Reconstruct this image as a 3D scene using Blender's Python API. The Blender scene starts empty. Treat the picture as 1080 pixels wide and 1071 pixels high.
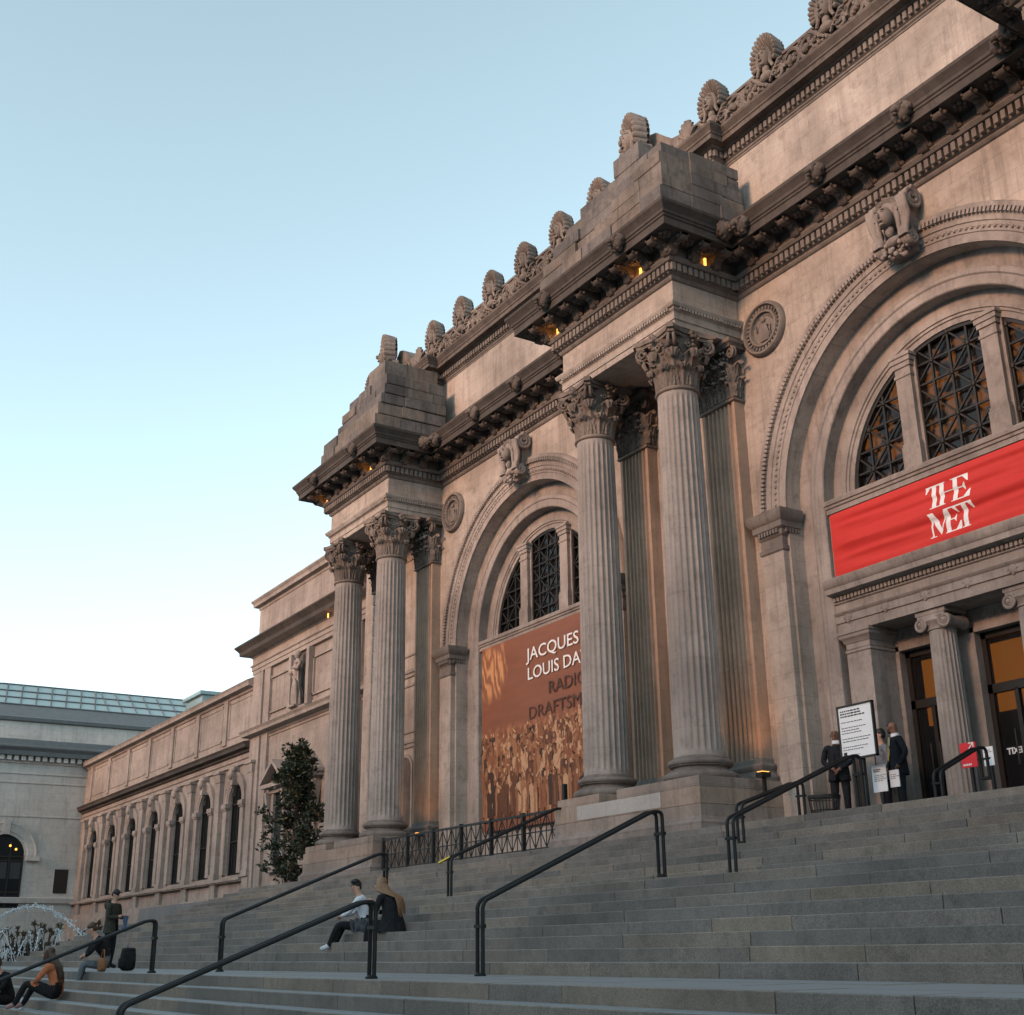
import bpy, bmesh, math, random
from math import sin, cos, pi, sqrt, radians, atan2, hypot
from mathutils import Matrix, Vector
random.seed(11)
scene = bpy.context.scene
COL = scene.collection

# ------------------------------------------------------------------ camera
cam_d = bpy.data.cameras.new('camera')
cam = bpy.data.objects.new('camera', cam_d)
COL.objects.link(cam)
cam_d.sensor_fit = 'HORIZONTAL'
cam_d.sensor_width = 36.0
cam_d.lens = 43.35
cam_d.clip_start = 0.1
cam_d.clip_end = 3000.0
RGT = Vector((0.5285, 0.8489, -0.0108))
UPV = Vector((0.2929, -0.1703, 0.9409))
FWD = Vector((-0.7968, 0.5004, 0.3386))
cam.matrix_world = Matrix(((RGT.x, UPV.x, -FWD.x, 0), (RGT.y, UPV.y, -FWD.y, 0), (RGT.z, UPV.z, -FWD.z, 0), (0, 0, 0, 1)))
scene.camera = cam

# ------------------------------------------------------------------ sky, sun, exposure
SUN_EL = radians(16.0)
SUN_AZ = Vector((0.12, -1.0, 0)).normalized()      # direction towards the sun, on the ground plan
world = bpy.data.worlds.new('World')
scene.world = world
world.use_nodes = True
wn = world.node_tree
wn.nodes.clear()
w_out = wn.nodes.new('ShaderNodeOutputWorld')
w_bg = wn.nodes.new('ShaderNodeBackground')
w_sky = wn.nodes.new('ShaderNodeTexSky')
w_sky.sky_type = 'NISHITA'
w_sky.sun_disc = False
w_sky.sun_elevation = SUN_EL
w_sky.sun_rotation = atan2(SUN_AZ.x, SUN_AZ.y)
w_sky.air_density = 1.0
w_sky.dust_density = 2.6
w_sky.altitude = 1800.0
w_sky.ozone_density = 1.2
w_bg.inputs['Strength'].default_value = 0.15
w_hs = wn.nodes.new('ShaderNodeHueSaturation')      # sky colour graded paler, slightly greener blue
w_hs.inputs['Saturation'].default_value = 0.60
w_hs.inputs['Hue'].default_value = 0.455
wn.links.new(w_sky.outputs[0], w_hs.inputs['Color'])
wn.links.new(w_hs.outputs[0], w_bg.inputs['Color'])
wn.links.new(w_bg.outputs[0], w_out.inputs['Surface'])
sun_d = bpy.data.lights.new('sun', 'SUN')
sun_d.energy = 1.05
sun_d.angle = radians(12)
sun_d.color = (1.0, 0.48, 0.23)
sun = bpy.data.objects.new('sun', sun_d)
COL.objects.link(sun)
sdir = Vector((SUN_AZ.x * cos(SUN_EL), SUN_AZ.y * cos(SUN_EL), sin(SUN_EL)))
sun.rotation_euler = (-sdir).to_track_quat('-Z', 'Y').to_euler()
sun.location = sdir * 60
vs = scene.view_settings
vs.view_transform = 'Standard'
vs.look = 'None'
vs.exposure = 1.46
vs.gamma = 1.0
vs.use_curve_mapping = False

# ------------------------------------------------------------------ materials
def nt(name):
    m = bpy.data.materials.new(name)
    m.use_nodes = True
    t = m.node_tree
    b = t.nodes['Principled BSDF']
    return m, t, b
def N(t, typ, **kw):
    n = t.nodes.new(typ)
    for k, v in kw.items():
        setattr(n, k, v)
    return n
def mixrgb(t, fac, a, b, mode='MIX'):
    n = t.nodes.new('ShaderNodeMix'); n.data_type = 'RGBA'; n.blend_type = mode
    for sock, v in ((n.inputs[0], fac), (n.inputs[6], a), (n.inputs[7], b)):
        if isinstance(v, bpy.types.NodeSocket): t.links.new(v, sock)
        elif isinstance(v, tuple): sock.default_value = (*v, 1.0) if len(v) == 3 else v
        else: sock.default_value = v
    return n.outputs[2]
def ramp(t, src, stops):
    n = t.nodes.new('ShaderNodeValToRGB')
    el = n.color_ramp.elements
    while len(el) < len(stops): el.new(0.5)
    for e, (p, c) in zip(el, stops):
        e.position = p
        e.color = (*c, 1) if isinstance(c, tuple) else (c, c, c, 1)
    t.links.new(src, n.inputs[0])
    return n.outputs[0]
def noise(t, vec, scale, detail=4, rough=0.55):
    n = N(t, 'ShaderNodeTexNoise'); n.inputs['Scale'].default_value = scale
    n.inputs['Detail'].default_value = detail; n.inputs['Roughness'].default_value = rough
    if vec is not None: t.links.new(vec, n.inputs['Vector'])
    return n.outputs[0]
def vscale(t, vec, s):
    n = N(t, 'ShaderNodeVectorMath', operation='MULTIPLY'); t.links.new(vec, n.inputs[0]); n.inputs[1].default_value = s
    return n.outputs[0]

def stone(name, base, dirt, amount=0.35, joints=True, bw=1.3, bh=0.46, rough=0.85, island=False, bump=0.25, joint_dark=0.72, streak=0.5, skylit=None, speck=False):
    m, t, b = nt(name)
    g = N(t, 'ShaderNodeNewGeometry')
    pos = g.outputs['Position']
    n1 = noise(t, pos, 0.55, 5, 0.6)
    n2 = noise(t, vscale(t, pos, (2.2, 2.2, 0.22)), 1.0, 5, 0.62)      # rain streaks run down the stone
    n3 = noise(t, pos, 14.0, 6, 0.7)
    f1 = ramp(t, n1, [(0.38, 0.0), (0.68, 1.0)])
    f2 = ramp(t, n2, [(0.48, 0.0), (0.75, 1.0)])
    lite = tuple(min(1, c * 1.12) for c in base)
    c = mixrgb(t, ramp(t, n3, [(0.3, 0.0), (0.7, 1.0)]), tuple(x * 0.9 for x in base), lite)
    fm = N(t, 'ShaderNodeMath', operation='MULTIPLY'); t.links.new(f1, fm.inputs[0]); fm.inputs[1].default_value = amount
    c = mixrgb(t, fm.outputs[0], c, dirt)
    fs = N(t, 'ShaderNodeMath', operation='MULTIPLY'); t.links.new(f2, fs.inputs[0]); fs.inputs[1].default_value = streak * amount * 1.4
    c = mixrgb(t, fs.outputs[0], c, dirt)
    n4 = noise(t, vscale(t, pos, (5.5, 5.5, 0.35)), 1.0, 6, 0.7)
    n5 = noise(t, pos, 3.2, 8, 0.72)
    fk = N(t, 'ShaderNodeMath', operation='MULTIPLY'); t.links.new(ramp(t, n4, [(0.52, 0.0), (0.72, 1.0)]), fk.inputs[0]); fk.inputs[1].default_value = min(1.0, streak * amount * 1.5)
    c = mixrgb(t, fk.outputs[0], c, tuple(x * 0.55 for x in dirt))
    fb = N(t, 'ShaderNodeMath', operation='MULTIPLY'); t.links.new(ramp(t, n5, [(0.50, 0.0), (0.68, 1.0)]), fb.inputs[0]); fb.inputs[1].default_value = amount * 0.75
    c = mixrgb(t, fb.outputs[0], c, tuple(x * 0.8 for x in dirt))
    height = mixrgb(t, 0.5, n3, n5)
    if joints:
        sep = N(t, 'ShaderNodeSeparateXYZ'); t.links.new(pos, sep.inputs[0])
        ad = N(t, 'ShaderNodeMath', operation='ADD'); t.links.new(sep.outputs[0], ad.inputs[0]); t.links.new(sep.outputs[1], ad.inputs[1])
        cb = N(t, 'ShaderNodeCombineXYZ'); t.links.new(ad.outputs[0], cb.inputs[0]); t.links.new(sep.outputs[2], cb.inputs[1])
        br = N(t, 'ShaderNodeTexBrick'); t.links.new(cb.outputs[0], br.inputs['Vector'])
        br.inputs['Scale'].default_value = 1.0; br.inputs['Brick Width'].default_value = bw; br.inputs['Row Height'].default_value = bh
        br.inputs['Mortar Size'].default_value = 0.006; br.inputs['Mortar Smooth'].default_value = 0.3; br.inputs['Bias'].default_value = 0.0
        br.inputs['Color1'].default_value = (0.94, 0.94, 0.94, 1); br.inputs['Color2'].default_value = (1.04, 1.035, 1.03, 1)
        br.inputs['Mortar'].default_value = (joint_dark, joint_dark, joint_dark, 1)
        c = mixrgb(t, 1.0, c, br.outputs['Color'], 'MULTIPLY')
    if island:
        rr = ramp(t, g.outputs['Random Per Island'], [(0.0, (0.78, 0.80, 0.84)), (0.35, (0.94, 0.95, 0.98)), (0.7, (1.05, 1.03, 1.0)), (1.0, (1.22, 1.12, 1.02))])
        c = mixrgb(t, 1.0, c, rr, 'MULTIPLY')
    if speck:
        c = mixrgb(t, 1.0, c, ramp(t, noise(t, pos, 70.0, 3, 0.8), [(0.30, (0.55, 0.55, 0.56)), (0.5, (1.0, 1.0, 1.0)), (0.72, (1.45, 1.43, 1.40))]), 'MULTIPLY')
    if skylit:                                   # upward faces painted paler, putting skylight on the treads into the colour
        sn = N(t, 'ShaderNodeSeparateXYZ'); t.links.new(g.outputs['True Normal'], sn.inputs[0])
        c = mixrgb(t, ramp(t, sn.outputs[2], [(0.90, 0.0), (0.97, 1.0)]), c, mixrgb(t, n3, tuple(x*0.85 for x in skylit), tuple(x*1.1 for x in skylit)))
    t.links.new(c, b.inputs['Base Color'])
    b.inputs['Roughness'].default_value = rough
    b.inputs['Specular IOR Level'].default_value = 0.3
    bp = N(t, 'ShaderNodeBump'); bp.inputs['Strength'].default_value = bump; bp.inputs['Distance'].default_value = 0.02
    t.links.new(height, bp.inputs['Height']); t.links.new(bp.outputs[0], b.inputs['Normal'])
    return m
def plain(name, col, rough=0.6, metal=0.0, spec=0.5, var=0.15, vscale_=8.0, fold=0.0):
    m, t, b = nt(name)
    g = N(t, 'ShaderNodeNewGeometry')
    n1 = noise(t, g.outputs['Position'], vscale_, 4)
    c = mixrgb(t, n1, tuple(x * (1 - var) for x in col), tuple(min(1, x * (1 + var)) for x in col))
    t.links.new(c, b.inputs['Base Color'])
    b.inputs['Roughness'].default_value = rough; b.inputs['Metallic'].default_value = metal
    b.inputs['Specular IOR Level'].default_value = spec
    if fold:
        bp = N(t, 'ShaderNodeBump'); bp.inputs['Strength'].default_value = fold; bp.inputs['Distance'].default_value = 0.06
        t.links.new(noise(t, vscale(t, g.outputs['Position'], (1.0, 1.0, 0.55)), 13.0, 3, 0.5), bp.inputs['Height']); t.links.new(bp.outputs[0], b.inputs['Normal'])
    return m
def emit(name, col, strength, base=(0.02, 0.02, 0.02), nz=None):
    m, t, b = nt(name)
    b.inputs['Base Color'].default_value = (*base, 1)
    b.inputs['Emission Color'].default_value = (*col, 1)
    b.inputs['Emission Strength'].default_value = strength
    if nz:
        g = N(t, 'ShaderNodeNewGeometry')
        f = ramp(t, noise(t, g.outputs['Position'], nz[0], 3), [(nz[1], 0.0), (nz[2], 1.0)])
        mm = N(t, 'ShaderNodeMath', operation='MULTIPLY'); t.links.new(f, mm.inputs[0]); mm.inputs[1].default_value = strength
        t.links.new(mm.outputs[0], b.inputs['Emission Strength'])
    return m

M = {}
M['lime'] = stone('limestone', (0.43, 0.375, 0.33), (0.19, 0.158, 0.134), 0.68)
M['lime_plain'] = stone('limestone_carved', (0.35, 0.305, 0.275), (0.12, 0.10, 0.088), 0.65, joints=False)
M['column'] = stone('limestone_column', (0.35, 0.315, 0.29), (0.16, 0.142, 0.13), 0.6, joints=True, bw=40.0, bh=1.35, joint_dark=0.8)
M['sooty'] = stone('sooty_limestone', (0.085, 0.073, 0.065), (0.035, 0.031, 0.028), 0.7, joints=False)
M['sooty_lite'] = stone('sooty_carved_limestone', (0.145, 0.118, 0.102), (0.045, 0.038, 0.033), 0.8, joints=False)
M['rough_block'] = stone('uncarved_block_stone', (0.185, 0.165, 0.15), (0.06, 0.055, 0.05), 0.85, joints=False, island=True, bump=0.9)
M['plinth'] = stone('plinth_stone', (0.33, 0.265, 0.225), (0.15, 0.122, 0.105), 0.7, bw=1.5, bh=0.36, island=True)
M['pale_block'] = stone('pale_new_stone', (0.42, 0.385, 0.355), (0.30, 0.27, 0.25), 0.4, joints=False)
M['pilaster'] = stone('tan_limestone', (0.40, 0.29, 0.22), (0.22, 0.155, 0.115), 0.6, bw=40.0, bh=1.35, joint_dark=0.8)
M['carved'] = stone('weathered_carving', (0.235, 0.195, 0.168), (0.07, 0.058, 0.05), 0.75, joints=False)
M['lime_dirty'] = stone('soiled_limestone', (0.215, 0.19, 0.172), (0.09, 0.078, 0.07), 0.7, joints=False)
M['granite'] = stone('granite', (0.215, 0.186, 0.160), (0.10, 0.086, 0.075), 0.7, joints=False, rough=0.6, island=True, bump=0.2, streak=0.22, skylit=(0.235, 0.245, 0.25), speck=True)
M['wing'] = stone('wing_limestone', (0.365, 0.315, 0.28), (0.175, 0.148, 0.13), 0.65)
M['pavilion'] = stone('grey_limestone', (0.50, 0.485, 0.455), (0.30, 0.285, 0.26), 0.5, bw=1.5, bh=0.5)
M['paving'] = stone('paving', (0.20, 0.195, 0.19), (0.12, 0.12, 0.115), 0.5, joints=False)
M['rail'] = plain('black_painted_steel', (0.010, 0.0105, 0.011), 0.5, 0.0, 0.3, 0.3)
M['iron'] = plain('black_iron', (0.018, 0.017, 0.016), 0.5, 0.2, 0.5, 0.3)
M['brass'] = plain('brass', (0.75, 0.50, 0.10), 0.25, 1.0)
M['bronze'] = plain('dark_bronze', (0.020, 0.016, 0.013), 0.5, 0.3)
M['white'] = plain('white_paint', (0.75, 0.75, 0.74), 0.6)
M['paper'] = plain('white_paper', (0.78, 0.79, 0.80), 0.7, var=0.04)
M['ink'] = plain('black_ink', (0.02, 0.02, 0.02), 0.7)
M['sign_red'] = plain('red_sign', (0.62, 0.02, 0.03), 0.5, var=0.05)
M['lead'] = plain('grey_roof_lead', (0.10, 0.115, 0.12), 0.6, var=0.35, vscale_=3)
M['leaf'] = plain('magnolia_leaf', (0.022, 0.034, 0.016), 0.38, 0, 0.5, 0.5, 2.5)
M['leaf2'] = plain('magnolia_leaf_back', (0.10, 0.075, 0.035), 0.6, 0, 0.3, 0.4, 2.5)
M['bark'] = plain('bark', (0.07, 0.055, 0.045), 0.9, 0, 0.2, 0.4)
M['hedge'] = plain('hedge_leaf', (0.045, 0.04, 0.022), 0.7, 0, 0.3, 0.5, 4)
M['bud'] = plain('spring_bud', (0.10, 0.085, 0.04), 0.7, 0, 0.3, 0.4, 4)
M['lamp_glow'] = emit('lamp_glow', (1.0, 0.38, 0.06), 1.2)
M['dark'] = plain('dark_interior', (0.012, 0.011, 0.010), 0.9)
M['shade'] = plain('roller_blind', (0.035, 0.037, 0.04), 0.8)

def glass(name, col=(0.02, 0.022, 0.025), trans=0.6, rough=0.03, spec=0.5):
    m, t, b = nt(name)
    b.inputs['Base Color'].default_value = (*col, 1)
    b.inputs['Roughness'].default_value = rough
    b.inputs['IOR'].default_value = 1.45
    b.inputs['Specular IOR Level'].default_value = spec
    tr = N(t, 'ShaderNodeBsdfTransparent'); tr.inputs[0].default_value = (0.8, 0.75, 0.7, 1)
    mx = N(t, 'ShaderNodeMixShader'); mx.inputs[0].default_value = trans
    out = t.nodes['Material Output']
    t.links.new(b.outputs[0], mx.inputs[1]); t.links.new(tr.outputs[0], mx.inputs[2]); t.links.new(mx.outputs[0], out.inputs[0])
    return m
M['glass'] = glass('window_glass')
M['glass_blue'] = glass('skylight_glass', (0.20, 0.30, 0.32), 0.1, 0.2)
M['lit'] = emit('lit_interior_wall', (1.0, 0.36, 0.08), 0.2, (0.05, 0.03, 0.02), nz=(2.6, 0.50, 0.57))
M['lit_dim'] = emit('dim_interior_wall', (1.0, 0.5, 0.25), 0.012, (0.05, 0.045, 0.04), nz=(2.6, 0.5, 0.6))

# ------------------------------------------------------------------ mesh builder
class MB:
    def __init__(s): s.v = []; s.f = []; s.m = []
    def add(s, vs, fs, m=0):
        o = len(s.v); s.v += [tuple(x) for x in vs]
        for f in fs: s.f.append(tuple(i + o for i in f)); s.m.append(m)
    def box(s, x0, x1, y0, y1, z0, z1, m=0):
        if x0 > x1: x0, x1 = x1, x0
        if y0 > y1: y0, y1 = y1, y0
        s.add([(x0,y0,z0),(x1,y0,z0),(x1,y1,z0),(x0,y1,z0),(x0,y0,z1),(x1,y0,z1),(x1,y1,z1),(x0,y1,z1)],
              [(0,3,2,1),(4,5,6,7),(0,1,5,4),(1,2,6,5),(2,3,7,6),(3,0,4,7)], m)
    def cbox(s, x0, x1, y0, y1, z0, z1, c=0.012, m=0):
        # chamfered box: three stacked rings
        if x0 > x1: x0, x1 = x1, x0
        if y0 > y1: y0, y1 = y1, y0
        def ring(a, z): return [(x0+a,y0+a,z),(x1-a,y0+a,z),(x1-a,y1-a,z),(x0+a,y1-a,z)]
        v = ring(c, z0) + ring(0, z0+c) + ring(0, z1-c) + ring(c, z1)
        f = [(0,3,2,1),(12,13,14,15)]
        for r in range(3):
            for i in range(4):
                j = (i+1) % 4; f.append((r*4+i, r*4+j, r*4+4+j, r*4+4+i))
        s.add(v, f, m)
    def obox(s, c, d, hl, n, o0, o1, z0, z1, m=0):
        # box centred on plan point c, along direction d (half length hl), between offsets o0..o1 along n
        pts = []
        for z in (z0, z1):
            for a, o in ((-hl,o0),(hl,o0),(hl,o1),(-hl,o1)):
                pts.append((c[0]+d[0]*a+n[0]*o, c[1]+d[1]*a+n[1]*o, z))
        s.add(pts, [(0,3,2,1),(4,5,6,7),(0,1,5,4),(1,2,6,5),(2,3,7,6),(3,0,4,7)], m)
    def prism(s, poly, fn, a, b, m=0, caps=True):
        # poly: 2-D points; fn(u,v,w) -> 3-D; extruded from w=a to w=b
        n = len(poly)
        vs_ = [fn(u, v, a) for u, v in poly] + [fn(u, v, b) for u, v in poly]
        fs = [(i, (i+1) % n, (i+1) % n + n, i + n) for i in range(n)]
        if caps: fs += [tuple(range(n))[::-1], tuple(range(n, 2*n))]
        s.add(vs_, fs, m)
    def lathe(s, prof, cx, cy, n=32, m=0, cap=True, arc=(0, 2*pi)):
        full = abs(arc[1]-arc[0]-2*pi) < 1e-6
        k = n if full else n+1
        vs_ = []
        for r, z in prof:
            for i in range(k):
                a = arc[0] + (arc[1]-arc[0])*i/n
                vs_.append((cx+r*cos(a), cy+r*sin(a), z))
        fs = []
        for j in range(len(prof)-1):
            for i in range(n if full else n):
                i2 = (i+1) % k
                fs.append((j*k+i, j*k+i2, (j+1)*k+i2, (j+1)*k+i))
        if cap and full:
            fs += [tuple(range(k))[::-1], tuple(range((len(prof)-1)*k, len(prof)*k))]
        s.add(vs_, fs, m)
    def tube(s, pts, r, n=10, m=0, caps=True):
        pts = [Vector(p) for p in pts]
        rs = r if isinstance(r, (list, tuple)) else [r]*len(pts)
        vs_ = []; up = None
        for i, p in enumerate(pts):
            if i == 0: t = pts[1]-pts[0]
            elif i == len(pts)-1: t = pts[-1]-pts[-2]
            else: t = (pts[i+1]-p).normalized() + (p-pts[i-1]).normalized()
            if t.length < 1e-9: t = Vector((0,0,1))
            t.normalize()
            if up is None:
                up = Vector((0,0,1)) if abs(t.z) < 0.9 else Vector((1,0,0))
            a = t.cross(up)
            if a.length < 1e-6: a = t.cross(Vector((0,1,0)))
            a.normalize(); b = a.cross(t).normalized(); up = b
            for k in range(n):
                th = 2*pi*k/n
                vs_.append(p + a*(rs[i]*cos(th)) + b*(rs[i]*sin(th)))
        fs = []
        for i in range(len(pts)-1):
            for k in range(n):
                k2 = (k+1) % n
                fs.append((i*n+k, i*n+k2, (i+1)*n+k2, (i+1)*n+k))
        if caps: fs += [tuple(range(n))[::-1], tuple(range((len(pts)-1)*n, len(pts)*n))]
        s.add(vs_, fs, m)
    def ball(s, c, r, m=0, nu=12, nv=8, jit=0.0, rng=None):
        rx, ry, rz = r if isinstance(r, tuple) else (r, r, r)
        vs_ = [(c[0], c[1], c[2]-rz)]; fs = []
        for j in range(1, nv):
            ph = -pi/2 + pi*j/nv
            for i in range(nu):
                th = 2*pi*i/nu
                q = 1 + (rng.uniform(-jit, jit) if rng else 0)
                vs_.append((c[0]+rx*q*cos(ph)*cos(th), c[1]+ry*q*cos(ph)*sin(th), c[2]+rz*q*sin(ph)))
        vs_.append((c[0], c[1], c[2]+rz))
        for i in range(nu): fs.append((0, 1+(i+1) % nu, 1+i))
        for j in range(nv-2):
            for i in range(nu):
                a = 1+j*nu; fs.append((a+i, a+(i+1) % nu, a+nu+(i+1) % nu, a+nu+i))
        a = 1+(nv-2)*nu
        for i in range(nu): fs.append((a+i, a+(i+1) % nu, len(vs_)-1))
        s.add(vs_, fs, m)
    def grid(s, P, m=0):
        r = len(P); c = len(P[0])
        s.add([p for row in P for p in row], [(i*c+j, i*c+j+1, (i+1)*c+j+1, (i+1)*c+j) for i in range(r-1) for j in range(c-1)], m)
    def merge(s, o, fn=None, m=None):
        s.add([fn(p) for p in o.v] if fn else o.v, [], 0)
        off = len(s.v)-len(o.v)
        for f, mm in zip(o.f, o.m): s.f.append(tuple(i+off for i in f)); s.m.append(mm if m is None else m)
    def sweep(s, path, prof, m=0, closed=False):
        # prof: (outward offset, z); path: plan points, outward = left normal of travel direction
        n = len(path); P = []
        for i in range(n):
            def seg(a, b):
                d = Vector((path[b][0]-path[a][0], path[b][1]-path[a][1])).normalized()
                return Vector((-d.y, d.x))
            if closed: n1, n2 = seg((i-1) % n, i), seg(i, (i+1) % n)
            else:
                n1 = seg(i-1, i) if i > 0 else seg(i, i+1)
                n2 = seg(i, i+1) if i < n-1 else n1
            w = (n1+n2)/(1+n1.dot(n2))
            P.append([(path[i][0]+w.x*o, path[i][1]+w.y*o, z) for o, z in prof])
        if closed: P.append(P[0])
        s.grid(P, m)
        if not closed:
            k = len(prof)
            s.add(P[0], [tuple(range(k))], m); s.add(P[-1], [tuple(range(k))[::-1]], m)
    def along(s, path, spacing, inset0, inset1, fn):
        # calls fn(centre, dir, normal) evenly along every straight run (insets are for convex ends, measured outward)
        for i in range(len(path)-1):
            a = Vector(path[i]); b = Vector(path[i+1]); L = (b-a).length
            d = (b-a)/L; nrm = Vector((-d.y, d.x))
            lo, hi = inset0(i), L-inset1(i)
            if hi-lo < spacing*0.6: continue
            k = max(1, round((hi-lo)/spacing))
            for j in range(k):
                fn(a+d*(lo+(hi-lo)*(j+0.5)/k), d, nrm)
    def build(s, name, mats, parent=None, smooth=None):
        me = bpy.data.meshes.new(name)
        me.from_pydata(s.v, [], s.f)
        for mm in (mats if isinstance(mats, (list, tuple)) else [mats]): me.materials.append(mm)
        if any(s.m): me.polygons.foreach_set('material_index', s.m)
        bm = bmesh.new(); bm.from_mesh(me); bmesh.ops.recalc_face_normals(bm, faces=bm.faces); bm.to_mesh(me); bm.free()
        if smooth is not None:
            me.polygons.foreach_set('use_smooth', [True]*len(me.polygons))
            me.set_sharp_from_angle(angle=radians(smooth))
        me.update()
        o = bpy.data.objects.new(name, me)
        return link(o, parent)
WL = {}
def link(o, parent=None, w=(0, 0, 0)):
    COL.objects.link(o)
    if parent is not None:
        o.parent = parent; p = WL[parent.name]
        o.location = (w[0]-p[0], w[1]-p[1], w[2]-p[2])
    else: o.location = w
    WL[o.name] = tuple(w)
    return o
def tag(o, label=None, cat=None, group=None, kind=None):
    if label: o['label'] = label
    if cat: o['category'] = cat
    if group: o['group'] = group
    if kind: o['kind'] = kind
    return o
def thing(name, label, cat, loc, group=None):
    o = bpy.data.objects.new(name, None); o.empty_display_size = 0.3
    link(o, None, loc)
    return tag(o, label, cat, group)
def copy_part(o, parent, shift):
    c = o.copy(); COL.objects.link(c); c.parent = parent
    w = WL[o.name]; w2 = (w[0]+shift[0], w[1]+shift[1], w[2]+shift[2])
    p = WL[parent.name]; c.location = (w2[0]-p[0], w2[1]-p[1], w2[2]-p[2]); WL[c.name] = w2
    for ch in [k for k in o.children]: copy_part(ch, c, shift)
    return c
def copy_thing(o, shift, label=None):
    c = o.copy(); COL.objects.link(c); w = WL[o.name]
    w2 = (w[0]+shift[0], w[1]+shift[1], w[2]+shift[2]); c.location = w2; WL[c.name] = w2
    if label: c['label'] = label
    for ch in list(o.children): copy_part(ch, c, shift)
    return c

# ------------------------------------------------------------------ levels (metres, eye = 0)
RISE = 0.155
def zn(n): return (-1.85+n)*RISE
def yn(n):
    if n <= 0: return (42.5+2.4*n)*RISE
    return (57.2+(n-1)*2.4+(5.2 if n >= 9 else 0))*RISE
NTOP = 15
ZG = zn(-9)                 # plaza
ZL = zn(NTOP)               # upper landing, 2.04
BAY = -13.3                 # axis of the entrance bay
PIERS = (-6.70, -20.155, -33.87)
YW = 17.37                  # facade plane
YE = 15.5                   # front of the pier entablature
YC = 15.95                  # column axes
PW = 2.11                   # half width of a pier

# ------------------------------------------------------------------ ground and steps
g = MB(); g.add([(-900,-300,ZG),(500,-300,ZG),(500,900,ZG),(-900,900,ZG)], [(0,1,2,3)])
tag(g.build('plaza', M['paving']), kind='structure')

def xl(y): return -41.0-(14.88-y)          # mitred left corner of the steps
def xr(y): return 12.5+(14.88-y)
st = MB(); rng = random.Random(4)
def course(x0, x1, y0, y1, z0, z1, lo=1.2, hi=2.9):
    x = x0
    while x < x1-0.01:
        w = rng.uniform(lo, hi)
        if x+w > x1-0.7: w = x1-x
        dy = rng.uniform(-0.004, 0.004); dz = rng.uniform(-0.003, 0.002)
        st.cbox(x+0.006, x+w-0.006, y0+dy, y1, z0, z1+dz, 0.009)
        x += w
def course_y(y0, y1, x0, x1, z0, z1):
    y = y0
    while y < y1-0.01:
        w = rng.uniform(1.2, 2.6)
        if y+w > y1-0.7: w = y1-y
        st.cbox(x0, x1, y+0.004, y+w-0.004, z0, z1, 0.014); y += w
for n in range(-8, NTOP+1):
    y0 = yn(n); y1 = (yn(n+1) if n < NTOP else 17.3)
    z1 = zn(n); z0 = z1-RISE-0.02
    if n == NTOP:
        # top landing paved in slabs
        yy = y0
        for w in (0.5, 0.95, 0.97):
            course(xl(y0), xr(y0), yy, min(yy+w-0.004, 17.3), z0 if yy == y0 else z1-0.12, z1); yy += w
        continue
    deep = y1-y0
    if deep < 0.6: course(xl(y0), xr(y0), y0, y1+0.05, z0, z1)
    else:
        k = max(1, round(deep/0.8)); 
        for j in range(k):
            ya = y0+deep*j/k; yb = y0+deep*(j+1)/k-(0.004 if j < k-1 else -0.05)
            course(xl(y0), xr(y0), ya, yb, z0 if j == 0 else z1-0.12, z1)
    # side flights return to the building
    dx = xl(yn(n+1))-xl(y0)
    course_y(y0+deep+0.06, 15.9, xl(y0), xl(y0)+dx+0.05, z0, z1)
    course_y(y0+deep+0.06, 15.9, xr(y0)-dx-0.05, xr(y0), z0, z1)
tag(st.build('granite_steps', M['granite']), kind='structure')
ter = MB(); ter.box(-56, -36.95, 15.92, 18.9, ZG, 1.9); ter.box(-41.0, -36.95, 14.95, 15.92, ZG, 1.88)
tag(ter.build('terrace', M['paving']), kind='structure')
und = MB(); und.box(-40.9, 12.4, 15.0, 17.3, ZG, 1.85)
tag(und.build('steps_foundation', M['paving']), kind='structure')

# ------------------------------------------------------------------ apartment blocks across the avenue (unseen, added to shade the low sun off the lower facade)
M['apt'] = stone('apartment_limestone', (0.30, 0.27, 0.24), (0.18, 0.16, 0.145), 0.5)
M['apt_glass'] = plain('apartment_window', (0.03, 0.034, 0.038), 0.2, 0, 0.5)
ra = random.Random(12); xa_ = -150.0
while xa_ < 110:
    w = ra.uniform(24, 34); h = ra.uniform(24, 29); m = MB(); yf = -52.0
    m.box(xa_+0.1, xa_+w-0.1, yf-18, yf, ZG, ZG+h, 0)
    m.sweep([(xa_+0.1, yf), (xa_+w-0.1, yf)][::-1], [(0,ZG+h-1.6)]*0 or [(0.0,ZG+h-1.2),(0.3,ZG+h-1.0),(0.9,ZG+h-0.5),(0.9,ZG+h-0.2),(0,ZG+h+0.1)], 0) if False else m.box(xa_, xa_+w, yf-18.2, yf+0.7, ZG+h-0.9, ZG+h+0.2, 0)
    nw = int(w/2.9)
    for fl in range(int((h-2)/3.4)):
        for k in range(nw):
            x = xa_+w*(k+0.5)/nw; z = ZG+1.2+3.4*fl; m.box(x-0.6, x+0.6, yf-0.05, yf+0.02, z, z+1.9, 1); m.box(x-0.75, x+0.75, yf, yf+0.15, z-0.15, z-0.002, 0)
    tag(m.build('apartment_shade_block', [M['apt'], M['apt_glass']]), 'stone apartment block across the avenue, added out of view to shade the low sun', 'building', 'apartment blocks across the avenue')
    xa_ += w

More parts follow.
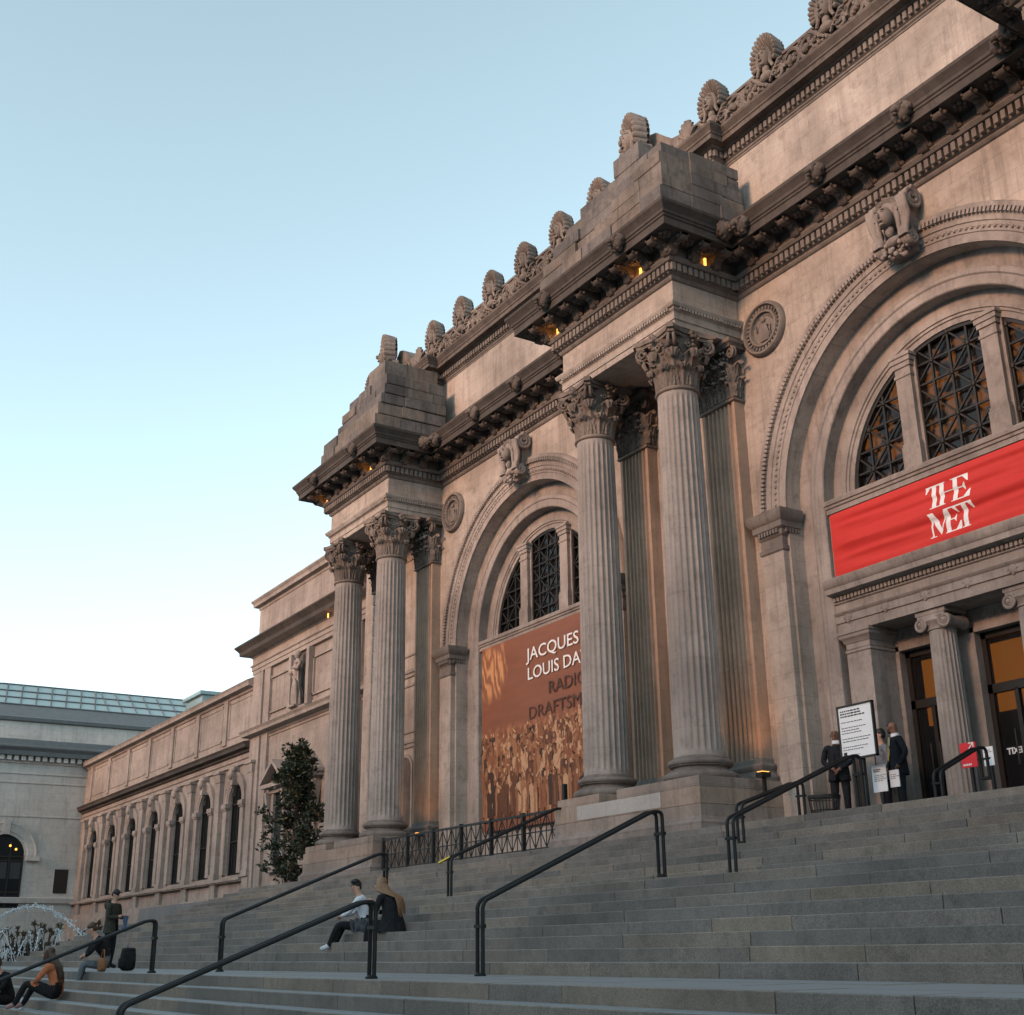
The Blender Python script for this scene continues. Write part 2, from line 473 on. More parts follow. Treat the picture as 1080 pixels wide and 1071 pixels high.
# ------------------------------------------------------------------ museum, main block
museum = thing('museum_building', 'main block of the stone museum with giant paired columns, round arches and carved roof heads', 'building', (BAY, YW, ZL))
XR_END, XL_END = 9.0, -37.1
def plan_path(y_wall, y_pier, hw):
    p = [(XR_END, y_wall)]
    for c in PIERS: p += [(c+hw, y_wall), (c+hw, y_pier), (c-hw, y_pier), (c-hw, y_wall)]
    p += [(XL_END, y_wall), (XL_END, 40.0)]
    return p
E1 = plan_path(YW, YE, PW)
def corner_insets(path, proj):
    # convex corners push out by proj, concave pull in
    def turn(i):
        a, b, c = Vector(path[i-1]), Vector(path[i]), Vector(path[i+1])
        d1, d2 = (b-a), (c-b)
        return 1 if d1.x*d2.y-d1.y*d2.x < 0 else -1     # +1 convex (clockwise when outward is on the left)
    def f0(i): return 0 if i == 0 else (-proj*turn(i) if 0 < i < len(path)-1 else 0)
    def f1(i): return 0 if i+1 == len(path)-1 else -proj*turn(i+1)
    return f0, f1

# arched facade wall of one bay
ZA, RO, RI = 8.4, 4.5, 3.8
def arch_pts(cx, r, n=48, z0=ZA, a0=0.0, a1=pi):
    return [(cx+r*cos(a0+(a1-a0)*i/n), z0+r*sin(a0+(a1-a0)*i/n)) for i in range(n+1)]
def arch_wall(mb, cx, x0, x1, zt, r, y, m=0, zb=ZL-0.3):
    # flat wall at depth y with an arched opening of radius r, jambs down to zb
    ap = arch_pts(cx, r)
    for (xa, za), (xb, zb2) in zip(ap, ap[1:]):
        mb.add([(xa,y,za),(xa,y,zt),(xb,y,zt),(xb,y,zb2)], [(0,1,2,3)], m)
    for xa, xb in ((x0, cx-r), (cx+r, x1)):
        if abs(xa-xb) > 1e-4: mb.add([(xa,y,zb),(xb,y,zb),(xb,y,zt),(xa,y,zt)], [(0,1,2,3)], m)
def ring_sweep(mb, cx, prof, m=0, zb=None, n=56, z0=ZA):
    # prof: list of (radius, y); swept round the half circle, optionally carried down straight to zb
    rows = []
    if zb is not None: rows.append([(cx+r, y, zb) for r, y in prof])
    for i in range(n+1):
        a = pi*i/n; rows.append([(cx+r*cos(a), y, z0+r*sin(a)) for r, y in prof])
    if zb is not None: rows.append([(cx-r, y, zb) for r, y in prof])
    mb.grid(rows, m)

wall = MB()
bays = (BAY, -27.0125)
Y2, Y3 = 17.75, 18.0
for cx in bays:
    carved = MB(); order2 = MB(); imp = MB()
    j = bays.index(cx); x0 = PIERS[j+1]+PW; x1 = PIERS[j]-PW
    arch_wall(wall, cx, x0, x1, 13.9, RI, YW)
    # reveal and second order
    ring_sweep(wall, cx, [(RI, YW), (RI, Y2)], zb=ZL-0.3)
    ring_sweep(order2, cx, [(RI, Y2), (3.47, Y2), (3.45, Y2-0.05), (3.38, Y2-0.09), (3.33, Y2-0.09), (3.30, Y2-0.06), (3.12, Y2-0.06), (3.10, Y2-0.04), (3.10, Y3+0.02)], zb=ZL-0.3)
    # outer archivolt on the wall face
    pr = [(RO+0.02, YW), (RO, YW-0.12), (RO-0.03, YW-0.15), (RO-0.10, YW-0.15), (RO-0.14, YW-0.10), (RO-0.20, YW-0.085), (RO-0.33, YW-0.085), (RO-0.34, YW-0.06), (RO-0.42, YW-0.06), (RO-0.43, YW-0.05), (RO-0.52, YW-0.05), (RO-0.53, YW-0.03), (RI, YW-0.03), (RI, YW+0.02)]
    ring_sweep(carved, cx, pr)
    for k in range(150):                       # egg-and-dart band
        a = pi*(k+0.5)/150; r = RO-0.155
        c = (cx+r*cos(a), ZA+r*sin(a)); w = 0.028
        t = (-sin(a), cos(a)); q = (cos(a), sin(a)); v = []
        for yy in (YW-0.165, YW-0.08):
            for s1, s2 in ((-1,-1),(1,-1),(1,1),(-1,1)):
                v.append((c[0]+t[0]*w*s1+q[0]*0.046*s2, yy, c[1]+t[1]*w*s1+q[1]*0.046*s2))
        carved.add(v, [(0,1,2,3),(4,5,6,7),(0,1,5,4),(1,2,6,5),(2,3,7,6),(3,0,4,7)])
    for k in range(100):                       # bead row
        a = pi*(k+0.5)/100; r = RO-0.44
        carved.ball((cx+r*cos(a), YW-0.06, ZA+r*sin(a)), 0.036, nu=6, nv=4)
    # impost piers and their capitals
    for s in (-1, 1):
        xa, xb = sorted((cx+s*3.86, cx+s*4.48))
        wall.box(xa, xb, YW-0.15, YW+0.4, ZL-0.2, 7.62)
        pp = [(xb, YW+0.3), (xb, YW-0.15), (xa, YW-0.15), (xa, YW+0.3)]
        imp.sweep(pp, [(0.0,7.55),(0.03,7.58),(0.03,7.66),(0.0,7.68),(0.0,7.86),(0.04,7.9),(0.05,8.0),(0.11,8.04),(0.11,8.16),(0.16,8.2),(0.20,8.3),(0.20,8.4),(-0.05,8.4)])
        dpth = [(xb, YW+0.3), (xb, YW-0.15), (xa, YW-0.15), (xa, YW+0.3)]
        imp.along(dpth, 0.085, lambda i: 0.02, lambda i: 0.02, lambda c, d, n_: imp.obox(c, d, 0.026, n_, 0.03, 0.10, 7.93, 8.02))
        imp.build('impost_capital', M['lime_dirty'], museum, smooth=30); imp = MB()
    carved.build('archivolt', M['lime_plain'], museum, smooth=40)
    order2.build('inner_arch', M['lime_plain'], museum, smooth=40)
# pier walls between and behind the columns
for c in PIERS: wall.box(c-PW, c+PW, YW, YW+0.3, ZL-0.2, 12.6)
wall.box(XR_END, PIERS[0]+PW, YW, YW+0.3, ZG, 13.9)
wall.box(XL_END, PIERS[2]-PW, YW, YW+0.3, ZG, 13.9)
wall.box(XL_END, XL_END+0.3, YW+0.3, 40, ZG, 17.26)
wall.build('wall', M['lime'], museum)
mass = MB()
mass.box(XL_END+0.3, XR_END, 19.6, 40, ZG, 17.9)
for x in (-36.7, -30.6, -23.42, -16.9, -9.7): mass.box(x-0.1, x+0.1, 18.35, 19.7, ZG, 13.5)
mass.box(XL_END+0.3, XR_END, YW+0.3, 40.0, 17.6, 17.92)
mass.box(XL_END+0.3, XR_END, 18.3, 19.7, 13.5, 13.8)
mass.box(XL_END+0.3, XR_END, 18.3, 19.7, ZG, ZL-0.01)
mass.build('building_core', M['dark'], museum)

# entablature: architrave and frieze round each pier
for c in PIERS:
    arch = MB()
    pth = [(c+PW, YW+0.02), (c+PW, YE), (c-PW, YE), (c-PW, YW+0.02)]
    arch.sweep(pth, [(-0.3,12.585),(0.0,12.585),(0.0,12.72),(0.025,12.725),(0.025,12.90),(0.05,12.92),(0.07,12.94),(0.07,12.98),(0.12,13.0),(0.15,13.06),(0.15,13.10),(0.0,13.11),(0.0,13.70),(0.03,13.74),(-0.3,13.74)])
    arch.along(pth, 0.085, lambda i: 0.06, lambda i: 0.06, lambda q, d, n_: arch.obox(q, d, 0.024, n_, 0.05, 0.115, 12.935, 13.005))
    # coffered soffit between columns and wall
    arch.box(c-PW+0.02, c+PW-0.02, YE+0.02, YW+0.01, 12.70, 12.8)
    for b0, b1 in ((c-PW, c-PW+0.95), (c+PW-0.95, c+PW)): arch.box(b0+0.003, b1-0.003, YE+0.95, YW-0.3, 12.583, 12.72)
    arch.box(c-PW+0.006, c+PW-0.006, YE+0.004, YE+0.95, 12.581, 12.73); arch.box(c-PW+0.006, c+PW-0.006, YW-0.3, YW+0.01, 12.581, 12.73)
    arch.box(c-0.85, c+0.85, YE+1.02, YW-0.37, 12.64, 12.71)
    arch.build('architrave', M['lime'], museum)

# main cornice with dentils, modillions
cor = MB(); dent = MB(); mod = MB()
cor_prof_bed = [(0.0,13.66),(0.04,13.68),(0.07,13.72),(0.07,13.76),(0.13,13.78),(0.13,13.99),(0.23,14.01),(0.29,14.08),(0.29,14.10),(0.21,14.11),(0.21,14.40)]
dent.sweep(E1, cor_prof_bed)
f0, f1 = corner_insets(E1, 0.19)
dent.along(E1, 0.155, f0, f1, lambda c, d, n_: dent.obox(c, d, 0.048, n_, 0.12, 0.225, 13.80, 13.975))
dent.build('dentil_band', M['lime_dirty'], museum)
cor.sweep(E1, [(0.19,14.375),(0.83,14.375),(0.84,14.36),(0.86,14.36),(0.86,14.53),(0.89,14.55),(0.89,14.59),(0.92,14.61),(0.93,14.67),(0.98,14.74),(1.03,14.80),(1.04,14.86),(0.3,14.93),(0.0,14.95)])
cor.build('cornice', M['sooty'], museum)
mpoly = [(0.20,14.37),(0.78,14.37),(0.78,14.31),(0.74,14.25),(0.67,14.22),(0.60,14.245),(0.50,14.255),(0.42,14.22),(0.38,14.14),(0.34,14.08),(0.28,14.06),(0.22,14.09),(0.20,14.12)]
def modillion(c, d, n_):
    for hl, grow in ((0.085, 0.0), (0.12, -0.05)):
        poly = mpoly if grow == 0 else [(o, max(z, 14.3)) if False else (o-0.0, z+0.04 if z < 14.3 else z-0.002) for o, z in mpoly]
        mod.prism(poly, lambda u, v, w: (c.x+d.x*w+n_.x*u, c.y+d.y*w+n_.y*u, v), -hl, hl)
    # scroll eyes
    for s in (-1, 1):
        mod.ball((c.x+d.x*0.12*s+n_.x*0.30, c.y+d.y*0.12*s+n_.y*0.30, 14.15), 0.055, nu=6, nv=5)
        mod.ball((c.x+d.x*0.12*s+n_.x*0.68, c.y+d.y*0.12*s+n_.y*0.68, 14.30), 0.045, nu=6, nv=5)
    # hanging leaf
    mod.ball((c.x+n_.x*0.50, c.y+n_.y*0.50, 14.24), (0.075,0.075,0.05), nu=6, nv=5)
def rosette(c, d, n_):
    for k in range(6):
        a = k*pi/3
        mod.ball((c.x+d.x*0.10*cos(a)+n_.x*(0.52+0.10*sin(a)), c.y+d.y*0.10*cos(a)+n_.y*(0.52+0.10*sin(a)), 14.36), 0.06, nu=6, nv=4)
    mod.ball((c.x+n_.x*0.52, c.y+n_.y*0.52, 14.34), 0.05, nu=6, nv=4)
f0, f1 = corner_insets(E1, 0.55)
mod.along(E1, 0.686, f0, f1, modillion)
def ros(c, d, n_): rosette(c+d*0.343, d, n_)
mod.along(E1, 0.686, f0, f1, ros)
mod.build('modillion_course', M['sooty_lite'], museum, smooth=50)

# lion heads on the cornice
def lion_mesh():
    m = MB(); r = random.Random(2)
    m.ball((0,0,0), (0.21,0.15,0.21), nu=14, nv=10, jit=0.2, rng=r)     # mane
    for k in range(11):
        a = 2*pi*k/11; m.ball((0.17*cos(a), -0.03, 0.17*sin(a)), (0.06,0.06,0.06), nu=6, nv=5)
    m.ball((0,-0.13,0.02), (0.11,0.10,0.12))
    m.ball((0,-0.22,-0.03), (0.07,0.07,0.06)); m.ball((0,-0.20,-0.11), (0.05,0.05,0.03))
    for s in (-1,1): m.ball((0.09*s,-0.10,0.13), 0.035, nu=6, nv=5); m.ball((0.045*s,-0.2,0.05), 0.022, nu=6, nv=5)
    return m
lm = lion_mesh(); spots = []
for i in range(len(E1)-2):
    a, b = Vector(E1[i]), Vector(E1[i+1]); d = (b-a).normalized(); n_ = Vector((-d.y, d.x)); L = (b-a).length
    conv = abs(a.y-YE) < 0.01 and abs(b.y-YE) < 0.01
    if abs(d.x) > 0.5:
        ts = (0.15*L, 0.85*L) if conv else [L*t for t in ((0.14, 0.38, 0.62, 0.86) if L > 6 else (0.5,))]
        for t in ts: spots.append((a+d*t, n_))
    elif L < 4: spots.append((a+d*(L*0.62 if abs(b.y-YE) < .01 else L*0.38)-d*0.0, n_))
for c, n_ in spots:
    q = c+n_*0.97
    o = MB(); ang = atan2(n_.y, n_.x)+pi/2
    o.merge(lm, lambda p: (q.x+p[0]*cos(ang)-p[1]*sin(ang), q.y+p[0]*sin(ang)+p[1]*cos(ang), 14.62+p[2]))
    o.build('lion_head', M['sooty_lite'], museum, smooth=60)

# ------------------------------------------------------------------ columns
def fluted_shaft(mb, cx, cy, z0, z1, r0, r1, flutes=24, depth=0.042):
    ns = 6; zs = [0, 0.008, 0.016, 0.026, 0.2, 0.4, 0.6, 0.8, 0.974, 0.984, 0.992, 1.0]
    dep = [0, 0, 0.5, 1, 1, 1, 1, 1, 1, 0.5, 0, 0]
    rows = []
    for t, dd in zip(zs, dep):
        r = r0+(r1-r0)*(t**1.6); row = []
        for k in range(flutes):
            for j in range(ns):
                u = j/ns; a = 2*pi*(k+u)/flutes
                f = 0 if u < 0.16 else sin(pi*(u-0.16)/0.84)**0.6
                row.append((cx+(r-depth*dd*f*r/r0)*cos(a), cy+(r-depth*dd*f*r/r0)*sin(a), z0+(z1-z0)*t))
        row.append(row[0]); rows.append(row)
    mb.grid(rows)
def attic_base(mb, cx, cy, z0, h, r, rmax):
    pr = []
    def tor(zc, rr, hh, n=8):
        for i in range(n+1):
            a = -pi/2+pi*i/n; pr.append((rr+hh*cos(a), zc+hh*sin(a)))
    t1, t2 = h*0.17, h*0.12
    pr.append((r*0.9, z0)); tor(z0+t1, rmax-t1, t1)
    pr.append((r*1.27, z0+2*t1+0.004)); pr.append((r*1.27, z0+2*t1+0.028)); pr.append((r*1.16, z0+2*t1+0.032))
    pr.append((r*1.07, z0+h*0.47)); pr.append((r*1.07, z0+h*0.53)); pr.append((r*1.12, z0+h*0.585)); pr.append((r*1.2, z0+h*0.59)); pr.append((r*1.2, z0+h*0.62))
    tor(z0+h*0.62+t2, r*1.17, t2); pr.append((r*1.09, z0+h*0.865)); pr.append((r*1.09, z0+h*0.93)); pr.append((r*1.02, z0+h)); pr.append((r*0.9, z0+h))
    mb.lathe(pr, cx, cy, 48)
def leaf_patch(mb, cx, cy, ang, r0, zb, h, w, curl, squash=1.0):
    rows = []
    nt_, nu = 14, 13
    for i in range(nt_+1):
        t = i/nt_
        if t < 0.78: r = r0+0.05*t+0.10*curl*(t/0.78)**3; z = zb+h*t
        else:
            q = (t-0.78)/0.22*pi*0.85
            r = r0+0.04+0.10*curl+0.10*curl*sin(q); z = zb+h*(0.78+0.14*sin(q)) - h*0.16*(1-cos(q))*0.6
        ww = w*(0.72+0.5*sin(pi*min(1, t*0.9)))*(1-0.75*max(0, (t-0.7)/0.3)**1.5)
        row = []
        for j in range(nu):
            u = j/(nu-1)*2-1
            lob = 1+0.30*cos(t*26)*abs(u)**1.5
            rr = r-0.055*u*u+0.028*cos(u*pi*3.5)*(1-t*0.3)
            a = ang+u*ww*lob/max(r0, .2)
            row.append((cx+rr*cos(a), cy+rr*sin(a)*squash, z+0.03*abs(u)*(-1 if t > .7 else 0.3)))
        rows.append(row)
    mb.grid(rows)
def volute(mb, cx, cy, ang, r, z, size, sgn):
    pts = []; rs = []
    ca, sa = cos(ang), sin(ang); px, py = -sa*sgn, ca*sgn
    for i in range(26):
        t = i/25; a = pi*0.5+t*3.6*pi; q = size*(1-0.80*t)
        o = r-size*0.95+q*cos(a)*-1; zz = z+q*sin(a)
        side = 0.05+0.05*t
        pts.append((cx+ca*o+px*side, cy+sa*o+py*side, zz)); rs.append(0.035*(1-0.45*t))
    mb.tube(pts, rs, 6)
def corinthian(mb, cx, cy, z0, z1, r):
    h = z1-z0
    mb.lathe([(r*1.0,z0),(r*1.10,z0+0.02),(r*1.12,z0+0.05),(r*1.07,z0+0.09),(r*0.98,z0+0.11),(r*0.98,z0+h*0.3),(r*1.03,z0+h*0.6),(r*1.18,z0+h*0.82),(r*1.3,z0+h*0.86)], cx, cy, 32)
    for k in range(8):
        leaf_patch(mb, cx, cy, 2*pi*(k+0.5)/8, r*1.0, z0+0.10, h*0.40, 0.19, 0.9)
    for k in range(8):
        leaf_patch(mb, cx, cy, 2*pi*k/8, r*1.01, z0+0.12, h*0.66, 0.19, 1.25)
    for k in range(4):
        a = pi/4+k*pi/2
        for s in (-1, 1):
            volute(mb, cx, cy, a, r*1.95, z0+h*0.76, 0.155, s)
            # stalk rising to the volute
            pts = []
            for i in range(8):
                t = i/7; aa = a-s*(0.42-0.40*t); rr = r*(1.04+0.78*t*t)
                pts.append((cx+rr*cos(aa), cy+rr*sin(aa), z0+h*(0.5+0.37*t)))
            mb.tube(pts, 0.035, 6)
        leaf_patch(mb, cx, cy, a, r*1.18, z0+h*0.48, h*0.30, 0.10, 1.2)
        for s in (-1, 1):               # inner helices
            pts = []; b = k*pi/2
            for i in range(16):
                t = i/15; q = 0.085*(1-0.75*t); th = t*3*pi
                aa = b+s*(0.13-q*cos(th)*1.3); rr = r*1.2+0.05*t
                pts.append((cx+rr*cos(aa), cy+rr*sin(aa), z0+h*0.74+q*sin(th)))
            mb.tube(pts, 0.025, 5)
        b = k*pi/2                       # fleuron on the abacus
        for q in range(6):
            th = q*pi/3; mb.ball((cx+(r*1.46)*cos(b)-sin(b)*0.06*cos(th), cy+(r*1.46)*sin(b)+cos(b)*0.06*cos(th), z0+h*0.91+0.06*sin(th)), 0.05, nu=6, nv=5)
    rc = random.Random(13)
    for k in range(150):                 # drilled curls between the leaves
        t = rc.random()**0.7; a = rc.uniform(0, 2*pi); rr = r*(1.08+0.55*t*t)+rc.uniform(0, 0.07)
        mb.ball((cx+rr*cos(a), cy+rr*sin(a), z0+h*(0.30+0.56*t)), rc.uniform(0.018, 0.042), nu=5, nv=4)
    # abacus with hollowed sides
    poly = []
    for k in range(4):
        a0 = pi/4+k*pi/2; c0 = (cos(a0), sin(a0)); R = r*2.08
        t = (-c0[1], c0[0])
        poly.append((c0[0]*R-t[0]*0.07, c0[1]*R-t[1]*0.07)); poly.append((c0[0]*R+t[0]*0.07, c0[1]*R+t[1]*0.07))
        a1 = a0+pi/2
        for q in range(1, 8):
            u = q/8; p0 = Vector((cos(a0), sin(a0)))*R; p1 = Vector((cos(a1), sin(a1)))*R
            p = p0.lerp(p1, u); p *= 1-0.13*sin(pi*u)
            poly.append((p.x, p.y))
    for sc, za, zb in ((0.93, z0+h*0.865, z0+h*0.92), (1.0, z0+h*0.92, z1-0.004)):
        mb.prism([(cx+x*sc, cy+y*sc) for x, y in poly], lambda u, v, w: (u, v, w), za, zb)

ZB, ZS0, ZS1, ZT = 3.03, 3.50, 11.20, 12.58
proto_col = None
cap_mb = MB(); corinthian(cap_mb, 0, 0, ZS1, ZT, 0.435)
sh_mb = MB(); fluted_shaft(sh_mb, 0, 0, ZS0, ZS1, 0.50, 0.435)
ba_mb = MB(); attic_base(ba_mb, 0, 0, ZB, ZS0-ZB, 0.50, 0.735)
for c in PIERS:
    for s in (-1.53, 1.53):
        if proto_col is None:
            x0c = c+s
            sh = MB(); sh.merge(sh_mb, lambda p: (p[0]+x0c, p[1]+YC, p[2])); proto_col = sh.build('column', M['column'], museum, smooth=25)
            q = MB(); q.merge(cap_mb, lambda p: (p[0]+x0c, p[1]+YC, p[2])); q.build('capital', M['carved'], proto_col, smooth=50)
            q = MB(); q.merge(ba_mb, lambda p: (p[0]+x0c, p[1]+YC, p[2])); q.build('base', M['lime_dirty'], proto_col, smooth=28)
        else: copy_part(proto_col, museum, (c+s-x0c, 0, 0))

# pilasters on the wall behind
YP = 17.08
def pilaster(xc, fl=True):
    hw = 0.53; m = MB()
    z0, z1 = 3.50, 11.20
    if fl:
        poly = [(xc+hw, YW+0.01), (xc+hw, YP)]
        nf = 7; fw = 2*(hw-0.07)/nf
        for k in range(nf):
            xa = xc+hw-0.07-fw*k
            poly.append((xa-fw*0.12, YP))
            for q in range(1, 6):
                u = q/6; poly.append((xa-fw*(0.12+0.76*u), YP+0.075*sin(pi*u)**0.6))
            poly.append((xa-fw*0.88, YP))
        poly += [(xc-hw, YP), (xc-hw, YW+0.01)]
        m.prism(poly, lambda u, v, w: (u, v, w), z0, z1)
    else:
        z = z0
        while z < z1-0.1:
            m.cbox(xc-hw, xc+hw, YP, YW+0.02, z+0.012, min(z+0.52, z1)-0.012, 0.03); z += 0.52
        m.box(xc-hw+0.04, xc+hw-0.04, YP+0.05, YW+0.02, z0, z1)
    o = m.build('pilaster', M['pilaster'] if fl else M['lime'], museum)
    b = MB(); pth = [(xc+hw, YW+0.01), (xc+hw, YP), (xc-hw, YP), (xc-hw, YW+0.01)]
    b.sweep(pth, [(0,3.03),(0.13,3.03),(0.16,3.07),(0.165,3.13),(0.13,3.18),(0.10,3.19),(0.07,3.22),(0.06,3.27),(0.09,3.31),(0.10,3.36),(0.07,3.41),(0.03,3.42),(0.02,3.50),(0,3.52)])
    b.build('base', M['lime_dirty'], o, smooth=28)
    k = MB(); h = ZT-11.2
    k.box(xc-hw-0.01, xc+hw+0.01, YP-0.02, YW+0.02, 11.22, 12.4)
    k.sweep(pth, [(0,11.18),(0.05,11.2),(0.06,11.24),(0.02,11.28)])
    def flat_leaf(x, y, nx, ny, zb, hh, w, curl):
        rows = []
        for i in range(15):
            t = i/14; out = 0.04+0.05*t+0.16*curl*t**3+(0.05*curl if t > .85 else 0); z = zb+hh*(t if t < .85 else .85-(t-.85)*0.8)
            ww = w*(0.75+0.45*sin(pi*min(1, .9*t)))*(1-0.7*max(0, (t-.7)/.3))*(1+0.28*cos(t*26))
            rows.append([(x-ny*u*ww+nx*(out-0.05*u*u+0.03*cos(u*pi*3.2)*(1-.5*t)), y+nx*u*ww+ny*(out-0.05*u*u+0.03*cos(u*pi*3.2)*(1-.5*t)), z-0.02*abs(u)) for u in [q/5-1 for q in range(11)]])
        k.grid(rows)
    for xx in (-0.4, -0.13, 0.13, 0.4): flat_leaf(xc+xx, YP, 0, -1, 11.28, 0.55, 0.13, 0.8)
    for xx in (-0.5, -0.26, 0, 0.26, 0.5): flat_leaf(xc+xx, YP, 0, -1, 11.3, 0.92, 0.12, 1.2)
    rc = random.Random(3)
    for q in range(110): k.ball((xc+rc.uniform(-.6, .6), YP-0.06-0.16*rc.random(), 11.55+0.8*rc.random()**0.7), rc.uniform(.02,.042), nu=5, nv=4)
    for sx in (-1, 1):
        flat_leaf(xc+sx*hw, YP+0.14, sx, 0, 11.28, 0.55, 0.11, 0.8); flat_leaf(xc+sx*hw, YP+0.05, sx, 0, 11.3, 0.92, 0.11, 1.2)
        for r_ in range(2):
            pts = []
            for i in range(22):
                t = i/21; q = 0.15*(1-.8*t); a = pi/2+t*3.4*pi
                pts.append((xc+sx*(hw+0.12+q*cos(a)*-1*0.8), YP-0.13+0.08*r_, 12.27+q*sin(a)))
            k.tube(pts, 0.03, 5)
    k.sweep([(xc+hw, YW+0.01), (xc+hw, YP), (xc-hw, YP), (xc-hw, YW+0.01)], [(0,12.38),(0.18,12.40),(0.19,12.46),(0.24,12.49),(0.25,12.575),(0,12.577)])
    k.build('capital', M['carved'], o, smooth=50)
for c in PIERS:
    for s in (-1.53, 1.53): pilaster(c+s, not (c == PIERS[2] and s < 0))
    # niche and mouldings in the narrow wall between
    d = MB()
    for xa, xb, za, zb in ((c-0.62, c+0.62, 8.15, 8.25), (c-0.62, c+0.62, 5.98, 6.06)): 
        d.box(xa, xb, YW-0.09, YW+0.01, za, zb); d.box(xa+0.04, xb-0.04, YW-0.05, YW+0.01, za-0.12, za)
    for fx0, fx1, fz0, fz1 in ((c-0.55, c+0.55, 8.7, 11.9), (c-0.55, c+0.55, 6.3, 7.8)):
        for a in ((fx0, fx0+0.06, fz0, fz1), (fx1-0.06, fx1, fz0, fz1), (fx0, fx1, fz0, fz0+0.06), (fx0, fx1, fz1-0.06, fz1)):
            d.box(a[0], a[1], YW-0.035, YW+0.01, a[2], a[3])
    ring_sweep(d, c, [(0.48, YW), (0.48, YW-0.05), (0.38, YW-0.05), (0.38, YW-0.01)], zb=3.1, n=20, z0=5.2)
    d.build('wall_panel', M['lime_plain'], museum)
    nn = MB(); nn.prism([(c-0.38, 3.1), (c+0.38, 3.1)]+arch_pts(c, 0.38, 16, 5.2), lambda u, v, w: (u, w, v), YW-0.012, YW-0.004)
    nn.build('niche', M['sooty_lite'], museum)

# plinths
for c in PIERS:
    m = MB()
    m.cbox(c-2.40, c+2.40, 15.15, YW+0.0, 2.2, 2.52, 0.01); m.cbox(c-2.40, c+2.40, 15.152, YW, 2.52, 2.84, 0.01)
    m.sweep([(c+2.40, YW), (c+2.40, 15.15), (c-2.40, 15.15), (c-2.40, YW)], [(0.0,2.30),(0.02,2.28),(0.04,2.24),(0.10,2.19),(0.10,2.0),(0,2.0)])
    m.cbox(c-0.15, c+2.40, 15.153, YW, 2.84, 3.03, 0.008); m.cbox(c-2.30, c-0.78, 15.17, YW, 2.84, 3.028, 0.008)
    m.cbox(c-0.78, c-0.15, 16.75, YW, 2.84, 3.026, 0.008)
    p = m.build('plinth', M['plinth'], museum)
    if c == PIERS[1]:
        w = MB(); w.cbox(c-1.55, c+1.25, 15.142, 15.2, 2.545, 2.835, 0.006); w.build('patch_block', M['pale_block'], p)

